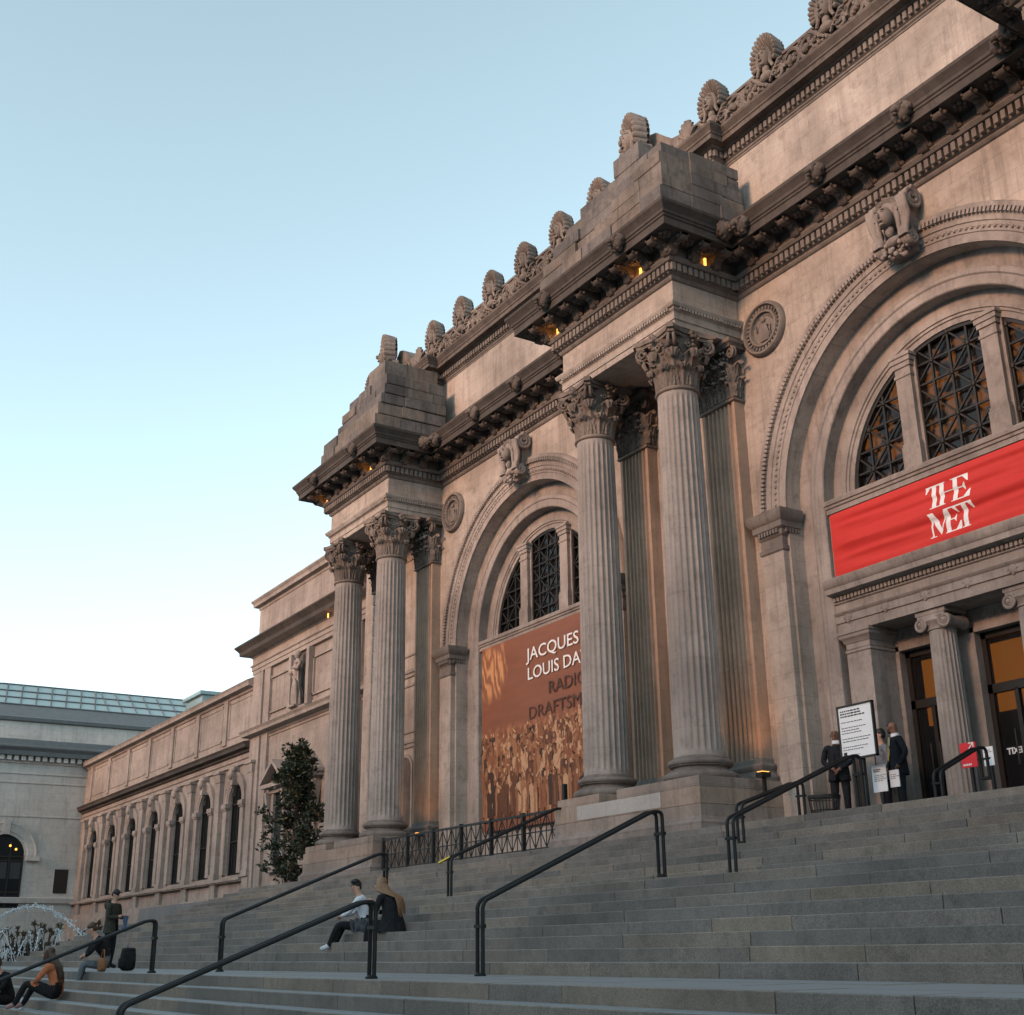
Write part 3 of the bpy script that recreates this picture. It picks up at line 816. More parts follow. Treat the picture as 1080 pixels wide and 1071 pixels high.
# medallions and keystones
for cx in bays:
    for s in (-1, 1):
        x = cx+s*3.95; z = 12.62; m = MB()
        prof = [(0.62,0.0),(0.62,-0.08),(0.58,-0.13),(0.54,-0.13),(0.51,-0.05),(0.43,-0.04),(0.41,-0.10),(0.37,-0.10),(0.35,-0.02),(0.0,-0.02)]
        rows = [[(x+r*cos(2*pi*i/48), YW+y-0.002, z+r*sin(2*pi*i/48)) for r, y in prof] for i in range(49)]
        m.grid(rows)
        for k in range(30):
            a = 2*pi*k/30; m.tube([(x+0.435*cos(a), YW-0.07, z+0.435*sin(a)), (x+0.505*cos(a), YW-0.08, z+0.505*sin(a))], 0.026, 5)
        # relief profile head
        m.prism([(x+0.34*cos(2*pi*i/32), z+0.34*sin(2*pi*i/32)) for i in range(32)], lambda u, v, w: (u, w, v), YW-0.035, YW-0.01)
        m.ball((x+0.01, YW-0.07, z+0.20), (0.06,0.05,0.075), nu=8, nv=6)
        for k in range(7): m.tube([(x-0.075+0.025*k, YW-0.06, z+0.12), (x-0.10+0.035*k, YW-0.085, z-0.02), (x-0.12+0.045*k, YW-0.075, z-0.16), (x-0.10+0.036*k, YW-0.06, z-0.29)], [0.018, 0.026, 0.026, 0.018], 5)
        m.tube([(x+0.09, YW-0.07, z+0.09), (x+0.20, YW-0.07, z+0.02), (x+0.19, YW-0.07, z-0.26)], [0.025, 0.02, 0.012], 5); m.tube([(x-0.09, YW-0.07, z+0.09), (x-0.20, YW-0.07, z-0.02), (x-0.22, YW-0.07, z+0.16)], [0.025, 0.02, 0.015], 5)
        for k in range(14):
            a = 0.5+2.2*k/13; m.box(x+0.305*cos(a)-0.012, x+0.305*cos(a)+0.012, YW-0.055, YW-0.03, z+0.305*sin(a)-0.012, z+0.305*sin(a)+0.012)
        m.build('medallion', M['lime_dirty'], museum, smooth=45)
    m = MB(); r = random.Random(5)
    zk = 12.85
    # wedge, two side scrolls, veiled head
    m.prism([(-0.27,12.32),(0.27,12.32),(0.36,13.5),(-0.36,13.5)], lambda u, v, w: (cx+u, w, v), YW-0.26, YW+0.02)
    for s in (-1, 1):
        xs = cx+s*0.37
        # scroll seen from the side: big coil on top, ribbon, small coil below; extruded as a thick band
        def coil(yc, zc, r0, turns, sg, n=34):
            return [(yc+sg*r0*(1-0.82*i/n)*sin(i/n*turns*2*pi), zc+r0*(1-0.82*i/n)*cos(i/n*turns*2*pi)) for i in range(n+1)]
        c1 = coil(YW-0.30, 13.34, 0.24, 2.2, 1)
        c2 = coil(YW-0.36, 12.50, 0.15, 2.0, 1)
        rib = [(YW-0.30-0.24, 13.34), (YW-0.52, 13.15), (YW-0.45, 12.95), (YW-0.44, 12.78), (YW-0.50, 12.62), (YW-0.51, 12.50)]
        for pts, rad in ((c1, 0.05), (c2, 0.042), (rib, 0.06)):
            for off in (-0.06, 0.0, 0.06): m.tube([(xs+s*off+(-0.06*s if z_ < 12.8 else 0), y_, z_) for y_, z_ in pts], rad, 7)
        m.tube([(xs-0.05, YW-0.30, 13.34), (xs+0.05, YW-0.30, 13.34)], 0.20, 14); m.tube([(xs-0.06*s-0.05, YW-0.36, 12.5), (xs-0.06*s+0.05, YW-0.36, 12.5)], 0.12, 12)
    # cowl, face, throat
    m.ball((cx, YW-0.34, 13.20), (0.28,0.24,0.33), nu=18, nv=12)
    for k in range(11):
        a = pi*k/10; m.tube([(cx+0.27*cos(a), YW-0.50, 13.12+0.33*sin(a)), (cx+0.26*cos(a), YW-0.58, 13.10+0.28*sin(a))], 0.05, 6)
    m.ball((cx, YW-0.60, 13.02), (0.155,0.17,0.215), nu=14, nv=10); m.ball((cx, YW-0.785, 13.0), (0.028,0.05,0.062), nu=6, nv=6)
    m.ball((cx, YW-0.75, 12.895), (0.055,0.03,0.018), nu=6, nv=4); m.ball((cx, YW-0.71, 12.83), (0.06,0.05,0.035), nu=6, nv=5)
    for s in (-1, 1): m.ball((cx+s*0.065, YW-0.745, 13.075), (0.035,0.02,0.016), nu=6, nv=4); m.ball((cx+s*0.07, YW-0.735, 13.12), (0.05,0.03,0.014), nu=6, nv=4); m.tube([(cx+s*0.19, YW-0.52, 13.25), (cx+s*0.235, YW-0.52, 13.0), (cx+s*0.23, YW-0.50, 12.75), (cx+s*0.21, YW-0.48, 12.55)], [0.045,0.055,0.05,0.03], 7)
    m.ball((cx, YW-0.50, 12.74), (0.085,0.09,0.13)); m.ball((cx, YW-0.42, 12.55), (0.2,0.11,0.10))
    for k in range(40): m.ball((cx+r.uniform(-0.27,0.27), YW-0.38+r.uniform(-.12,.08), 12.40+r.uniform(-0.16,0.12)), r.uniform(0.03,0.06), nu=6, nv=5)
    m.build('keystone', M['lime_plain'], museum, smooth=55)

# ------------------------------------------------------------------ attic, roof cresting, stone piles
att = MB(); A1 = plan_path(YW, 17.03, 2.065)
att.sweep(A1, [(0.02,14.9),(0.02,15.05),(0.0,15.07),(0.0,17.22)])
att.build('attic_wall', M['lime'], museum)
ac = MB()
ac.sweep(A1, [(0.0,17.20),(0.02,17.21),(0.02,17.25),(0.05,17.27),(0.05,17.31),(0.09,17.33),(0.09,17.52),(0.19,17.54),(0.22,17.58)])
f0, f1 = corner_insets(A1, 0.14)
ac.along(A1, 0.148, f0, f1, lambda c, d, n_: ac.obox(c, d, 0.045, n_, 0.08, 0.165, 17.35, 17.51))
ac.build('attic_dentil_band', M['lime_dirty'], museum)
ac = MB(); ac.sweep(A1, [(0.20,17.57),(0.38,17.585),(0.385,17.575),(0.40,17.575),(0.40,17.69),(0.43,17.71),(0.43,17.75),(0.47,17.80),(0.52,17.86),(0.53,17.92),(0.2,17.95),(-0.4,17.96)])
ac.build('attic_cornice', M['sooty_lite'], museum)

def antefix(m, x, y, zb, sc=1.0, ang=0.0):
    # radiating shell headdress round a face with hanging locks, scrolls at the foot
    ca, sa = cos(ang), sin(ang)
    def P(u, v, w): return (x+(u*ca-v*sa)*sc, y+(u*sa+v*ca)*sc, zb+w*sc)
    tmp = MB(); r = random.Random(9)
    K = 17; rows = []
    for j, (rr, dep) in enumerate(((0.20, -0.02), (0.30, -0.10), (0.44, -0.20), (0.56, -0.26), (0.62, -0.25), (0.64, -0.18), (0.60, 0.05))):
        row = []
        for i in range(K*6+1):
            a = -0.55+(pi+1.1)*i/(K*6); rib = abs(sin(i/6*pi))**0.6
            q = rr*(1+(0.07*rib if j >= 3 else 0)); row.append((q*cos(a)*0.64, dep-0.06*rib*min(1, j/2), 0.86+q*sin(a)*0.92))
        rows.append(row)
    tmp.grid(rows)
    tmp.grid([[(p[0], 0.06, p[2]) for p in rows[-1]], [(0, 0.10, 0.86) for p in rows[-1]]])
    tmp.ball((0,-0.22,0.80), (0.19,0.19,0.25), nu=14, nv=10)
    tmp.ball((0,-0.425,0.79), (0.032,0.05,0.065), nu=6, nv=6); tmp.ball((0,-0.395,0.68), (0.06,0.03,0.02), nu=6, nv=5); tmp.ball((0,-0.33,0.61), (0.06,0.05,0.04), nu=6, nv=5)
    for s in (-1, 1):
        tmp.ball((s*0.075,-0.385,0.855), (0.038,0.02,0.018), nu=6, nv=5)
        tmp.tube([(s*0.04,-0.33,1.03),(s*0.16,-0.27,0.98),(s*0.21,-0.24,0.80),(s*0.19,-0.24,0.60),(s*0.27,-0.24,0.42)], [0.035,0.05,0.055,0.05,0.04], 7)
        pts = []
        for i in range(20):
            t = i/19; a = t*3.2*pi; q = 0.17*(1-.8*t); pts.append((s*(0.38+q*cos(a)), -0.16, 0.19+q*sin(a)))
        tmp.tube(pts, 0.05, 6)
        for k in range(5):
            tmp.tube([(s*0.1, -0.2, 0.12), (s*(0.2+0.06*k), -0.24, 0.2+0.07*k), (s*(0.26+0.07*k), -0.2, 0.16+0.09*k)], [0.04, 0.045, 0.02], 6)
    for k in range(9):
        a = pi*(0.12+0.76*k/8); tmp.ball((0.19*cos(a), -0.26, 0.86+0.2*sin(a)), 0.04, nu=6, nv=5)
    tmp.ball((0,-0.2,0.48), (0.10,0.10,0.14)); tmp.ball((0,-0.2,0.30), (0.2,0.13,0.13))
    for k in range(16): tmp.ball((r.uniform(-.42,.42), -0.17+r.uniform(-.06,.04), r.uniform(0.02,0.40)), r.uniform(.035,.065), nu=6, nv=5)
    tmp.prism([(-0.52,0),(0.52,0),(0.5,0.35),(0.36,0.6),(-0.36,0.6),(-0.5,0.35)], lambda u, v, w: (u, w, v), -0.08, 0.10)
    m.merge(tmp, lambda p: P(*p))
YCR = 17.08; ZCR = 17.95
am = MB(); antefix(am, 0, 0, 0, 0.94)
proto_head = None
heads = []
for c in PIERS: heads += [c-2.3+0.02, c+2.28]
for cx in bays:
    for k in range(1, 5): heads.append(cx-4.57+9.14*k/5)
for hx in sorted(heads, reverse=True):
    near = min(abs(hx-c) for c in PIERS) < 2.4
    y = YCR-(0.32 if near and min(abs(hx-c) for c in PIERS) < 2.1 else 0.0)
    if proto_head is None:
        hx0, hy0 = hx, y
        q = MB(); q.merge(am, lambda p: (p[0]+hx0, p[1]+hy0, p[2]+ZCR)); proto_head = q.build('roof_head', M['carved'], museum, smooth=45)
    else: copy_part(proto_head, museum, (hx-hx0, y-hy0, 0))
for c in PIERS[1:]:         # winged corner pieces above each pier
    for s in (-0.1,):
        q = MB(); antefix(q, c+s, YCR-0.45, ZCR, 1.24, -0.3)
        # scrolled back sweeping down to the cresting
        pts = [(0.1, 1.45), (0.35, 1.35), (0.62, 1.02), (0.9, 0.72), (1.25, 0.62), (1.25, 0.0), (-0.1, 0.0), (-0.1, 1.2)]
        q.prism(pts, lambda u, v, w: (c+s+0.10+u*1.05, YCR-0.3+w, ZCR+v*0.85), 0.0, 0.42)
        for k in range(3): q.tube([(c+s+0.3+0.3*k+0.16*cos(a_*0.5), YCR-0.34, ZCR+0.42-0.06*k+0.16*sin(a_*0.5)) for a_ in range(14)], 0.045, 6)
        q.build('corner_acroterion', M['carved'], museum, smooth=45)
        q = MB()
        for k in range(7):
            a = pi*(0.1+0.8*k/6); q.tube([(c+1.45, YCR-0.25, ZCR+0.25), (c+1.45+0.28*cos(a), YCR-0.27, ZCR+0.35+0.42*sin(a))], [0.05, 0.06], 6)
        q.build('palmette', M['carved'], museum)
crest = MB(); rr_ = random.Random(3)
crest.box(XL_END+0.2, XR_END, YCR-0.02, YCR+0.22, ZCR-0.04, ZCR+0.66)
crest.box(XL_END+0.2, XR_END, YCR-0.06, YCR+0.24, ZCR+0.66, ZCR+0.73)
hs = sorted(heads)
for a, b in zip(hs, hs[1:]):
    mid = (a+b)/2; w = (b-a)/2-0.42
    if w < 0.2: continue
    for s in (-1, 1):
        cxx = mid+s*w*0.5; pts = []
        for i in range(26):
            t = i/25; an = t*2*pi; pts.append((cxx+w*0.46*cos(an), YCR-0.06, ZCR+0.33+0.25*sin(an)))
        crest.tube(pts, 0.05, 6)
        for k in range(7): crest.ball((cxx+rr_.uniform(-.3,.3)*w, YCR-0.06, ZCR+0.33+rr_.uniform(-.14,.14)), rr_.uniform(.05,.1), nu=6, nv=5)
    for k in range(6): crest.ball((mid+rr_.uniform(-.12,.12), YCR-0.05, ZCR+rr_.uniform(.05,.6)), rr_.uniform(.04,.08), nu=6, nv=5)
crest.build('roof_cresting', M['carved'], museum, smooth=45)

pr = random.Random(8)
def pile(c, courses):
    m = MB()
    for (xa, xb, ya, z0, z1) in courses:
        # outer ring of separate blocks round a core
        x = c+xa
        while x < c+xb-0.01:
            w = pr.uniform(0.7, 1.5)
            if x+w > c+xb-0.45: w = c+xb-x
            dy = pr.uniform(-0.05, 0.04)
            m.cbox(x+0.008, x+w-0.008, ya+dy, ya+0.8, z0+0.006, z1-pr.uniform(0.002, 0.015), 0.02); x += w
        y = ya+0.8
        while y < 16.99:
            w = pr.uniform(0.6, 1.1)
            if y+w > 16.7: w = 16.99-y
            for xs, sx in ((c+xb, -1), (c+xa, 1)):
                dx = pr.uniform(-0.045, 0.045); m.cbox(xs+dx, xs+sx*0.7, y+0.008, y+w-0.008, z0+0.006, z1-0.006, 0.02)
            y += w
        m.box(c+xa+0.08, c+xb-0.08, ya+0.08, 16.98, z0+0.01, z1-0.02)
    m.build('block_pile', M['rough_block'], museum)
NEAR = [(-1.75, 3.0, 14.62, 14.94, 15.30), (-1.6, 2.98, 14.66, 15.30, 15.62), (-1.2, 2.93, 14.70, 15.62, 15.95), (-0.8, 2.88, 14.74, 15.95, 16.28), (-0.25, 2.82, 14.78, 16.28, 16.58), (1.1, 2.05, 14.84, 16.58, 17.08)]
FARP = [(-1.1, 2.97, 14.62, 14.94, 15.32), (-1.05, 2.96, 14.68, 15.32, 15.70), (-0.3, 2.97, 14.78, 15.70, 16.05), (0.0, 2.97, 14.86, 16.05, 16.38), (0.25, 2.96, 14.93, 16.38, 16.75), (1.3, 2.45, 15.10, 16.75, 17.45)]
pile(PIERS[0], FARP); pile(PIERS[1], NEAR); pile(PIERS[2], FARP)

# ------------------------------------------------------------------ lunette windows
RF, RW = 2.78, 2.60
ZSILL = 8.45
def lunette(cx, warm):
    t = MB()
    # tympanum between the inner arch and the window openings
    MUL = (0.80, 1.18)                           # stone uprights between the lights
    def ztop(x, r): return ZA+sqrt(max(0, r*r-x*x))
    xs = [-RF+2*RF*i/120 for i in range(121)]
    ring_sweep(t, cx, [(3.14, Y3), (RF, Y3), (RF-0.01, Y3+0.03), (RF-0.06, Y3+0.03), (RF-0.07, Y3+0.06), (RW, Y3+0.06), (RW, Y3+0.26)], z0=ZA)
    for s in (-1, 1):
        # moulded upright
        xa, xb = sorted((cx+s*MUL[0], cx+s*MUL[1]))
        zt_ = ztop(MUL[0], RF)
        zo = ztop(1.0, RW)
        t.box(xa+0.01, xb-0.01, Y3-0.05, Y3+0.24, ZSILL-0.05, zo+0.1)
        t.box(xa-0.05, xb+0.05, Y3+0.05, Y3+0.25, ZSILL-0.05, ztop(MUL[0]-0.05, RW)+0.02)
        for (z0, z1, e) in ((ZSILL, ZSILL+0.5, 0.035), (ZSILL+0.5, ZSILL+0.56, 0.02), (zo-0.42, zo-0.36, 0.02), (zo-0.22, zo-0.12, 0.03), (zo-0.12, zo-0.02, 0.055), (zo-0.02, zo+0.04, 0.08)):
            t.box(xa+0.01-e, xb-0.01+e, Y3-0.05-e, Y3+0.1, z0, z1)
    # sill
    t2 = MB()
    t2.sweep([(cx+3.1, Y3+0.2), (cx+3.1, Y3), (cx-3.1, Y3), (cx-3.1, Y3+0.2)][1:3], [(0.0,8.14),(0.26,8.14),(0.26,8.24),(0.29,8.25),(0.30,8.30),(0.33,8.31),(0.34,8.37),(0.30,8.38),(0.30,8.42),(0,8.46)])
    o = t.build('lunette_window', M['lime_plain'], museum, smooth=40)
    t2.build('sill', M['lime_plain'], o)
    for xa, xb in ((-RW, -MUL[1]), (-MUL[0], MUL[0]), (MUL[1], RW)):
        n = 24
        up = [(cx+xa+(xb-xa)*i/n, ztop(xa+(xb-xa)*i/n, RW)-0.005) for i in range(n+1)]
        pane = MB(); pane.prism([(cx+xa, ZSILL-0.03), (cx+xb, ZSILL-0.03)]+up[::-1], lambda u, v, w: (u, w, v), Y3+0.20, Y3+0.215)
        p = pane.build('pane', M['glass'], o)
        g = MB()
        # frame following the opening
        def bar(a, b, w=0.03, d0=0.10, d1=0.16):
            a = Vector(a); b = Vector(b); L = (b-a).length
            if L < 0.02: return
            q = (b-a)/L; nn = Vector((-q.y, q.x))*w/2
            pts = [a-nn, b-nn, b+nn, a+nn]
            g.prism([(u.x, u.y) for u in pts], lambda u, v, ww: (u, ww, v), Y3+d0, Y3+d1)
        pts = [(cx+xa, ZSILL)]+up[::1]+[(cx+xb, ZSILL)]
        for a, b in zip(pts, pts[1:]): bar(a, b, 0.13, 0.09, 0.17)
        bar(pts[-1], pts[0], 0.14, 0.09, 0.17)
        # star lattice: square bays, each crossed by both diagonals
        cell = 0.42
        k0 = int(math.floor(xa/cell))-1; k1 = int(math.ceil(xb/cell))+1
        def inside(x, z): return xa < x < xb and ZSILL < z < ztop(x, RW)
        def clip_bar(p0, p1, w, d0, d1):
            # draw the inside portion
            steps = 24; prev = None; start = None
            for i in range(steps+1):
                x = p0[0]+(p1[0]-p0[0])*i/steps; z = p0[1]+(p1[1]-p0[1])*i/steps
                ins = inside(x, z)
                if ins and start is None: start = (x, z)
                if start is not None and (not ins or i == steps):
                    e = (x, z) if ins else prev
                    bar((cx+start[0], start[1]), (cx+e[0], e[1]), w, d0, d1); start = None
                prev = (x, z)
        for i in range(k0, k1):
            x0 = i*cell
            for j in range(0, 8):
                z0 = ZSILL+j*cell
                cx_, cz_ = x0+cell/2, z0+cell/2
                clip_bar((x0, z0), (x0, z0+cell), 0.042, 0.105, 0.155)
                clip_bar((x0, z0), (x0+cell, z0), 0.038, 0.108, 0.152)
                if (i+j) % 2 == 0: clip_bar((x0, z0), (x0+cell, z0+cell), 0.034, 0.11, 0.15)
                else: clip_bar((x0+cell, z0), (x0, z0+cell), 0.034, 0.112, 0.148)
                if (i+j) % 2 == 0 and inside(x0, z0): g.ball((cx+x0, Y3+0.10, z0), (0.06, 0.03, 0.06), nu=8, nv=4)
        g.build('grille', M['bronze'], o)
    lit = MB(); lit.box(cx-3.0, cx+3.0, Y3+0.9, Y3+0.95, ZSILL-0.3, 11.2)
    lit.build('lit_hall_wall', M['lit'] if warm else M['lit_dim'], museum)
lunette(BAY, True); lunette(bays[1], False)

# ------------------------------------------------------------------ entrance portal
po = MB()
po.box(BAY-3.1, BAY+3.1, 17.80, 18.02, 5.70, 8.2)                       # wall over the doors
pp = [(BAY+3.1, 17.72), (BAY-3.1, 17.72)]
po.sweep(pp, [(0,5.70),(0.0,5.72),(0.0,5.88),(0.03,5.89),(0.03,6.03),(0.06,6.05),(0.08,6.09),(0.0,6.10),(0.0,6.26),(0.04,6.28),(0.04,6.30),(0.02,6.31),(0.02,6.40),(0.05,6.41),(0.24,6.44),(0.25,6.54),(0.28,6.56),(0.30,6.62),(0.33,6.68),(0.33,6.71),(-0.2,6.73)])
po.along(pp, 0.092, lambda i: 0.02, lambda i: 0.02, lambda c, d, n_: po.obox(c, d, 0.030, n_, 0.01, 0.09, 6.32, 6.40))
po.box(BAY-3.09, BAY+3.09, 17.735, 18.45, 5.702, 5.78)
for k in range(-3, 4):
    x = BAY+k*0.93
    po.add([], []); po.ball((x, 17.70, 5.97), (0.09, 0.03, 0.09), nu=10, nv=5)
    for q in range(8):
        a = q*pi/4; po.ball((x+0.09*cos(a), 17.695, 5.97+0.09*sin(a)), 0.025, nu=5, nv=4)
po.build('portal_entablature', M['lime_plain'], museum, smooth=40)
pj = MB()
for s in (-1, 1):
    xa, xb = sorted((BAY+s*2.38, BAY+s*2.96))
    pj.box(xa, xb, 17.76, 18.75, ZL-0.1, 5.36)
    pth = [(xb, 18.75), (xb, 17.76), (xa, 17.76), (xa, 18.75)]
    pj.sweep(pth, [(0,5.28),(0.02,5.29),(0.02,5.34),(0,5.35),(0,5.46),(0.03,5.48),(0.05,5.54),(0.09,5.57),(0.10,5.63),(0.12,5.64),(0.12,5.70),(0,5.70)])
    pj.sweep(pth, [(0,2.0),(0.06,2.0),(0.06,2.22),(0.03,2.26),(0,2.28)])
    xo = sorted((BAY+s*2.96, BAY+s*3.1)); pj.box(xo[0], xo[1], 17.90, 18.75, ZL-0.1, 5.7)
for xa, xb in ((-1.22, -0.66), (0.66, 1.22)):       # piers behind the portal columns
    pj.box(BAY+xa, BAY+xb, 18.46, 18.75, ZL-0.1, 5.7)
for xa, xb in ((-2.38, -1.22), (-0.66, 0.66), (1.22, 2.38)):
    pj.box(BAY+xa, BAY+xb, 18.46, 18.72, 5.36, 5.7)      # lintels with a carved fret
    n = int((xb-xa)/0.16)
    for k in range(n):
        x = BAY+xa+(xb-xa)*(k+0.5)/n; pj.box(x-0.05, x+0.05, 18.445, 18.5, 5.46, 5.50); pj.box(x-0.05, x-0.02, 18.445, 18.5, 5.5, 5.6); pj.box(x-0.05, x+0.05, 18.446, 18.5, 5.6, 5.63)
    for a, b in ((xa, xa+0.09), (xb-0.09, xb)): pj.box(BAY+a, BAY+b, 18.43, 18.6, ZL-0.05, 5.37)
    pj.box(BAY+xa, BAY+xb, 18.43, 18.6, 5.28, 5.37)
pj.build('portal_pier', M['lime_plain'], museum, smooth=40)
def portal_column(x):
    s = MB(); fluted_shaft(s, x, 18.06, 2.34, 5.34, 0.268, 0.235, 20, 0.022)
    o = s.build('portal_column', M['column'], museum, smooth=25)
    b = MB(); attic_base(b, x, 18.06, 2.10, 0.24, 0.265, 0.37); b.box(x-0.37, x+0.37, 17.69, 18.43, 2.03, 2.10); b.build('base', M['lime_plain'], o, smooth=40)
    k = MB(); k.lathe([(0.235,5.33),(0.26,5.345),(0.26,5.37),(0.24,5.38),(0.25,5.44),(0.31,5.50),(0.30,5.56)], x, 18.06, 28)
    for sy in (-1, 1):
        for sx in (-1, 1):
            pts = []; 
            for i in range(30):
                t = i/29; a = pi/2-t*4.2*pi*sx*-1; q = 0.14*(1-0.88*t)
                pts.append((x+sx*0.27+q*cos(a), 18.06+sy*0.25, 5.47+q*sin(a)))
            k.tube(pts, [0.035*(1-.5*i/29) for i in range(30)], 6)
            k.ball((x+sx*0.27, 18.06+sy*0.25, 5.47), (0.05, 0.05, 0.05), nu=8, nv=6)
        k.box(x-0.30, x+0.30, 18.06+sy*0.25-0.03, 18.06+sy*0.25+0.03, 5.56, 5.62)
    for sx in (-1, 1): k.tube([(x+sx*0.27, 17.83, 5.47), (x+sx*0.27, 18.06, 5.47), (x+sx*0.27, 18.29, 5.47)], [0.125, 0.09, 0.125], 14)
    k.box(x-0.33, x+0.33, 17.77, 18.36, 5.62, 5.698)
    k.build('ionic_capital', M['lime_plain'], o, smooth=45)
portal_column(BAY-0.94); portal_column(BAY+0.94)
def door_set(xa, xb):
    f = MB(); y = 18.60
    f.box(xa, xa+0.10, y, y+0.1, ZL, 5.30); f.box(xb-0.10, xb, y, y+0.1, ZL, 5.30); f.box(xa, xb, y, y+0.1, 5.16, 5.30)
    f.box(xa, xb, y, y+0.1, 4.18, 4.34); f.box(xa, xb, y, y+0.08, ZL, ZL+0.14)
    m = (xa+xb)/2
    f.box(m-0.04, m+0.04, y, y+0.09, ZL, 4.2)
    for s in (-1, 1): f.tube([(m+s*0.10, y-0.06, 2.9), (m+s*0.10, y-0.06, 3.5)], 0.014, 6)
    o = f.build('glass_door', M['bronze'], museum)
    p = MB(); p.box(xa+0.1, xb-0.1, y+0.045, y+0.055, ZL+0.14, 4.18); p.box(xa+0.1, xb-0.1, y+0.045, y+0.055, 4.34, 5.16)
    p.build('pane', M['glass'], o)
    return o
doors = [door_set(BAY-2.29, BAY-1.31), door_set(BAY-0.57, BAY+0.57), door_set(BAY+1.31, BAY+2.29)]
def text_mesh(body, size, name, mat, parent, origin, align='LEFT', mirror=False, depth=0.002, width=1.0, bold=0.0, spacing=1.0):
    cu = bpy.data.curves.new(name, 'FONT'); cu.body = body; cu.size = size; cu.align_x = align; cu.extrude = depth; cu.offset = bold; cu.space_character = spacing; cu.resolution_u = 3
    tmp = bpy.data.objects.new('tmp_text', cu); COL.objects.link(tmp)
    dg = bpy.context.evaluated_depsgraph_get()
    me = bpy.data.meshes.new_from_object(tmp.evaluated_get(dg))
    bpy.data.objects.remove(tmp); 
    sx = -1 if mirror else 1
    for v in me.vertices:
        x, y, z = v.co; v.co = (origin[0]+x*width*sx, origin[1]-z, origin[2]+y)
    me.materials.clear(); me.materials.append(mat)
    o = bpy.data.objects.new(name, me)
    return link(o, parent)
text_mesh('EXIT', 0.15, 'lettering', M['white'], doors[1], (BAY-0.07, 18.63, 3.1), mirror=True, depth=0.004, bold=0.004)
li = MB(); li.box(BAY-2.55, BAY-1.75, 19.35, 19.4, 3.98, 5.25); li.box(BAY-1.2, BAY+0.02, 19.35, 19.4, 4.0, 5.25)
M['orange_glow'] = emit('orange_glow_panel', (1.0, 0.36, 0.05), 0.22, (0.3, 0.16, 0.06))  # glowing panels stand in for the orange reflection in the door glass
li.build('orange_glow_panel', M['orange_glow'], museum)

# ------------------------------------------------------------------ red banner over the entrance
def cloth(x0, x1, z0, z1, y, amp, nx, nz, seedv, horiz=True):
    r = random.Random(seedv); rows = []
    for j in range(nz+1):
        v = j/nz; row = []
        for i in range(nx+1):
            u = i/nx
            edge = sin(pi*min(1, max(0, u)))**0.5
            # slack folds swing from the fixed corners
            f = 0
            for (fr, ph, sl, am) in ((2.6, 0.4, 0.9, 1.0), (5.3, 1.9, -0.7, 0.55), (8.1, 0.2, 1.4, 0.3), (12.7, 2.2, -1.1, 0.16)):
                f += am*sin(2*pi*(fr*v*0.8)+ph+sl*sin(pi*u*1.0)*2.2+0.9*sin(4*u+fr)+0.5*sin(11*u+1.7*fr+3*v))
            pin = min(1, min(v, 1-v)*6+0.12)*min(1, min(u, 1-u)*10+0.1)
            row.append((x0+(x1-x0)*u, y-amp*(0.5+0.5*f/1.4)*pin, z0+(z1-z0)*v))
        rows.append(row)
    return rows
bm_ = MB(); R = cloth(BAY-3.0, BAY+3.0, 6.75, 8.10, 17.71, 0.085, 120, 46, 3)
bm_.grid(R); bm_.grid([[(p[0], p[1]+0.006, p[2]) for p in r_] for r_ in R])
mred, t, b = nt('red_banner_cloth')
g_ = N(t, 'ShaderNodeNewGeometry')
t.links.new(mixrgb(t, noise(t, g_.outputs['Position'], 3.0, 3), (0.50, 0.022, 0.017), (0.57, 0.03, 0.022)), b.inputs['Base Color'])
b.inputs['Roughness'].default_value = 0.75
banner = bm_.build('banner', mred, None, smooth=80)
tag(banner, 'wide red cloth banner with large white lettering stretched above the entrance doors', 'banner')
def on_cloth(x, z):
    u = (x-(BAY-3.0))/6.0; v = (z-6.75)/1.35
    i = max(0, min(119.999, u*120)); j = max(0, min(45.999, v*46)); ii, jj = int(i), int(j)
    a = R[jj][ii][1]*(1-(i-ii))+R[jj][min(120, ii+1)][1]*(i-ii); c = R[jj+1][ii][1]*(1-(i-ii))+R[jj+1][min(120, ii+1)][1]*(i-ii)
    return a*(1-(j-jj))+c*(j-jj)
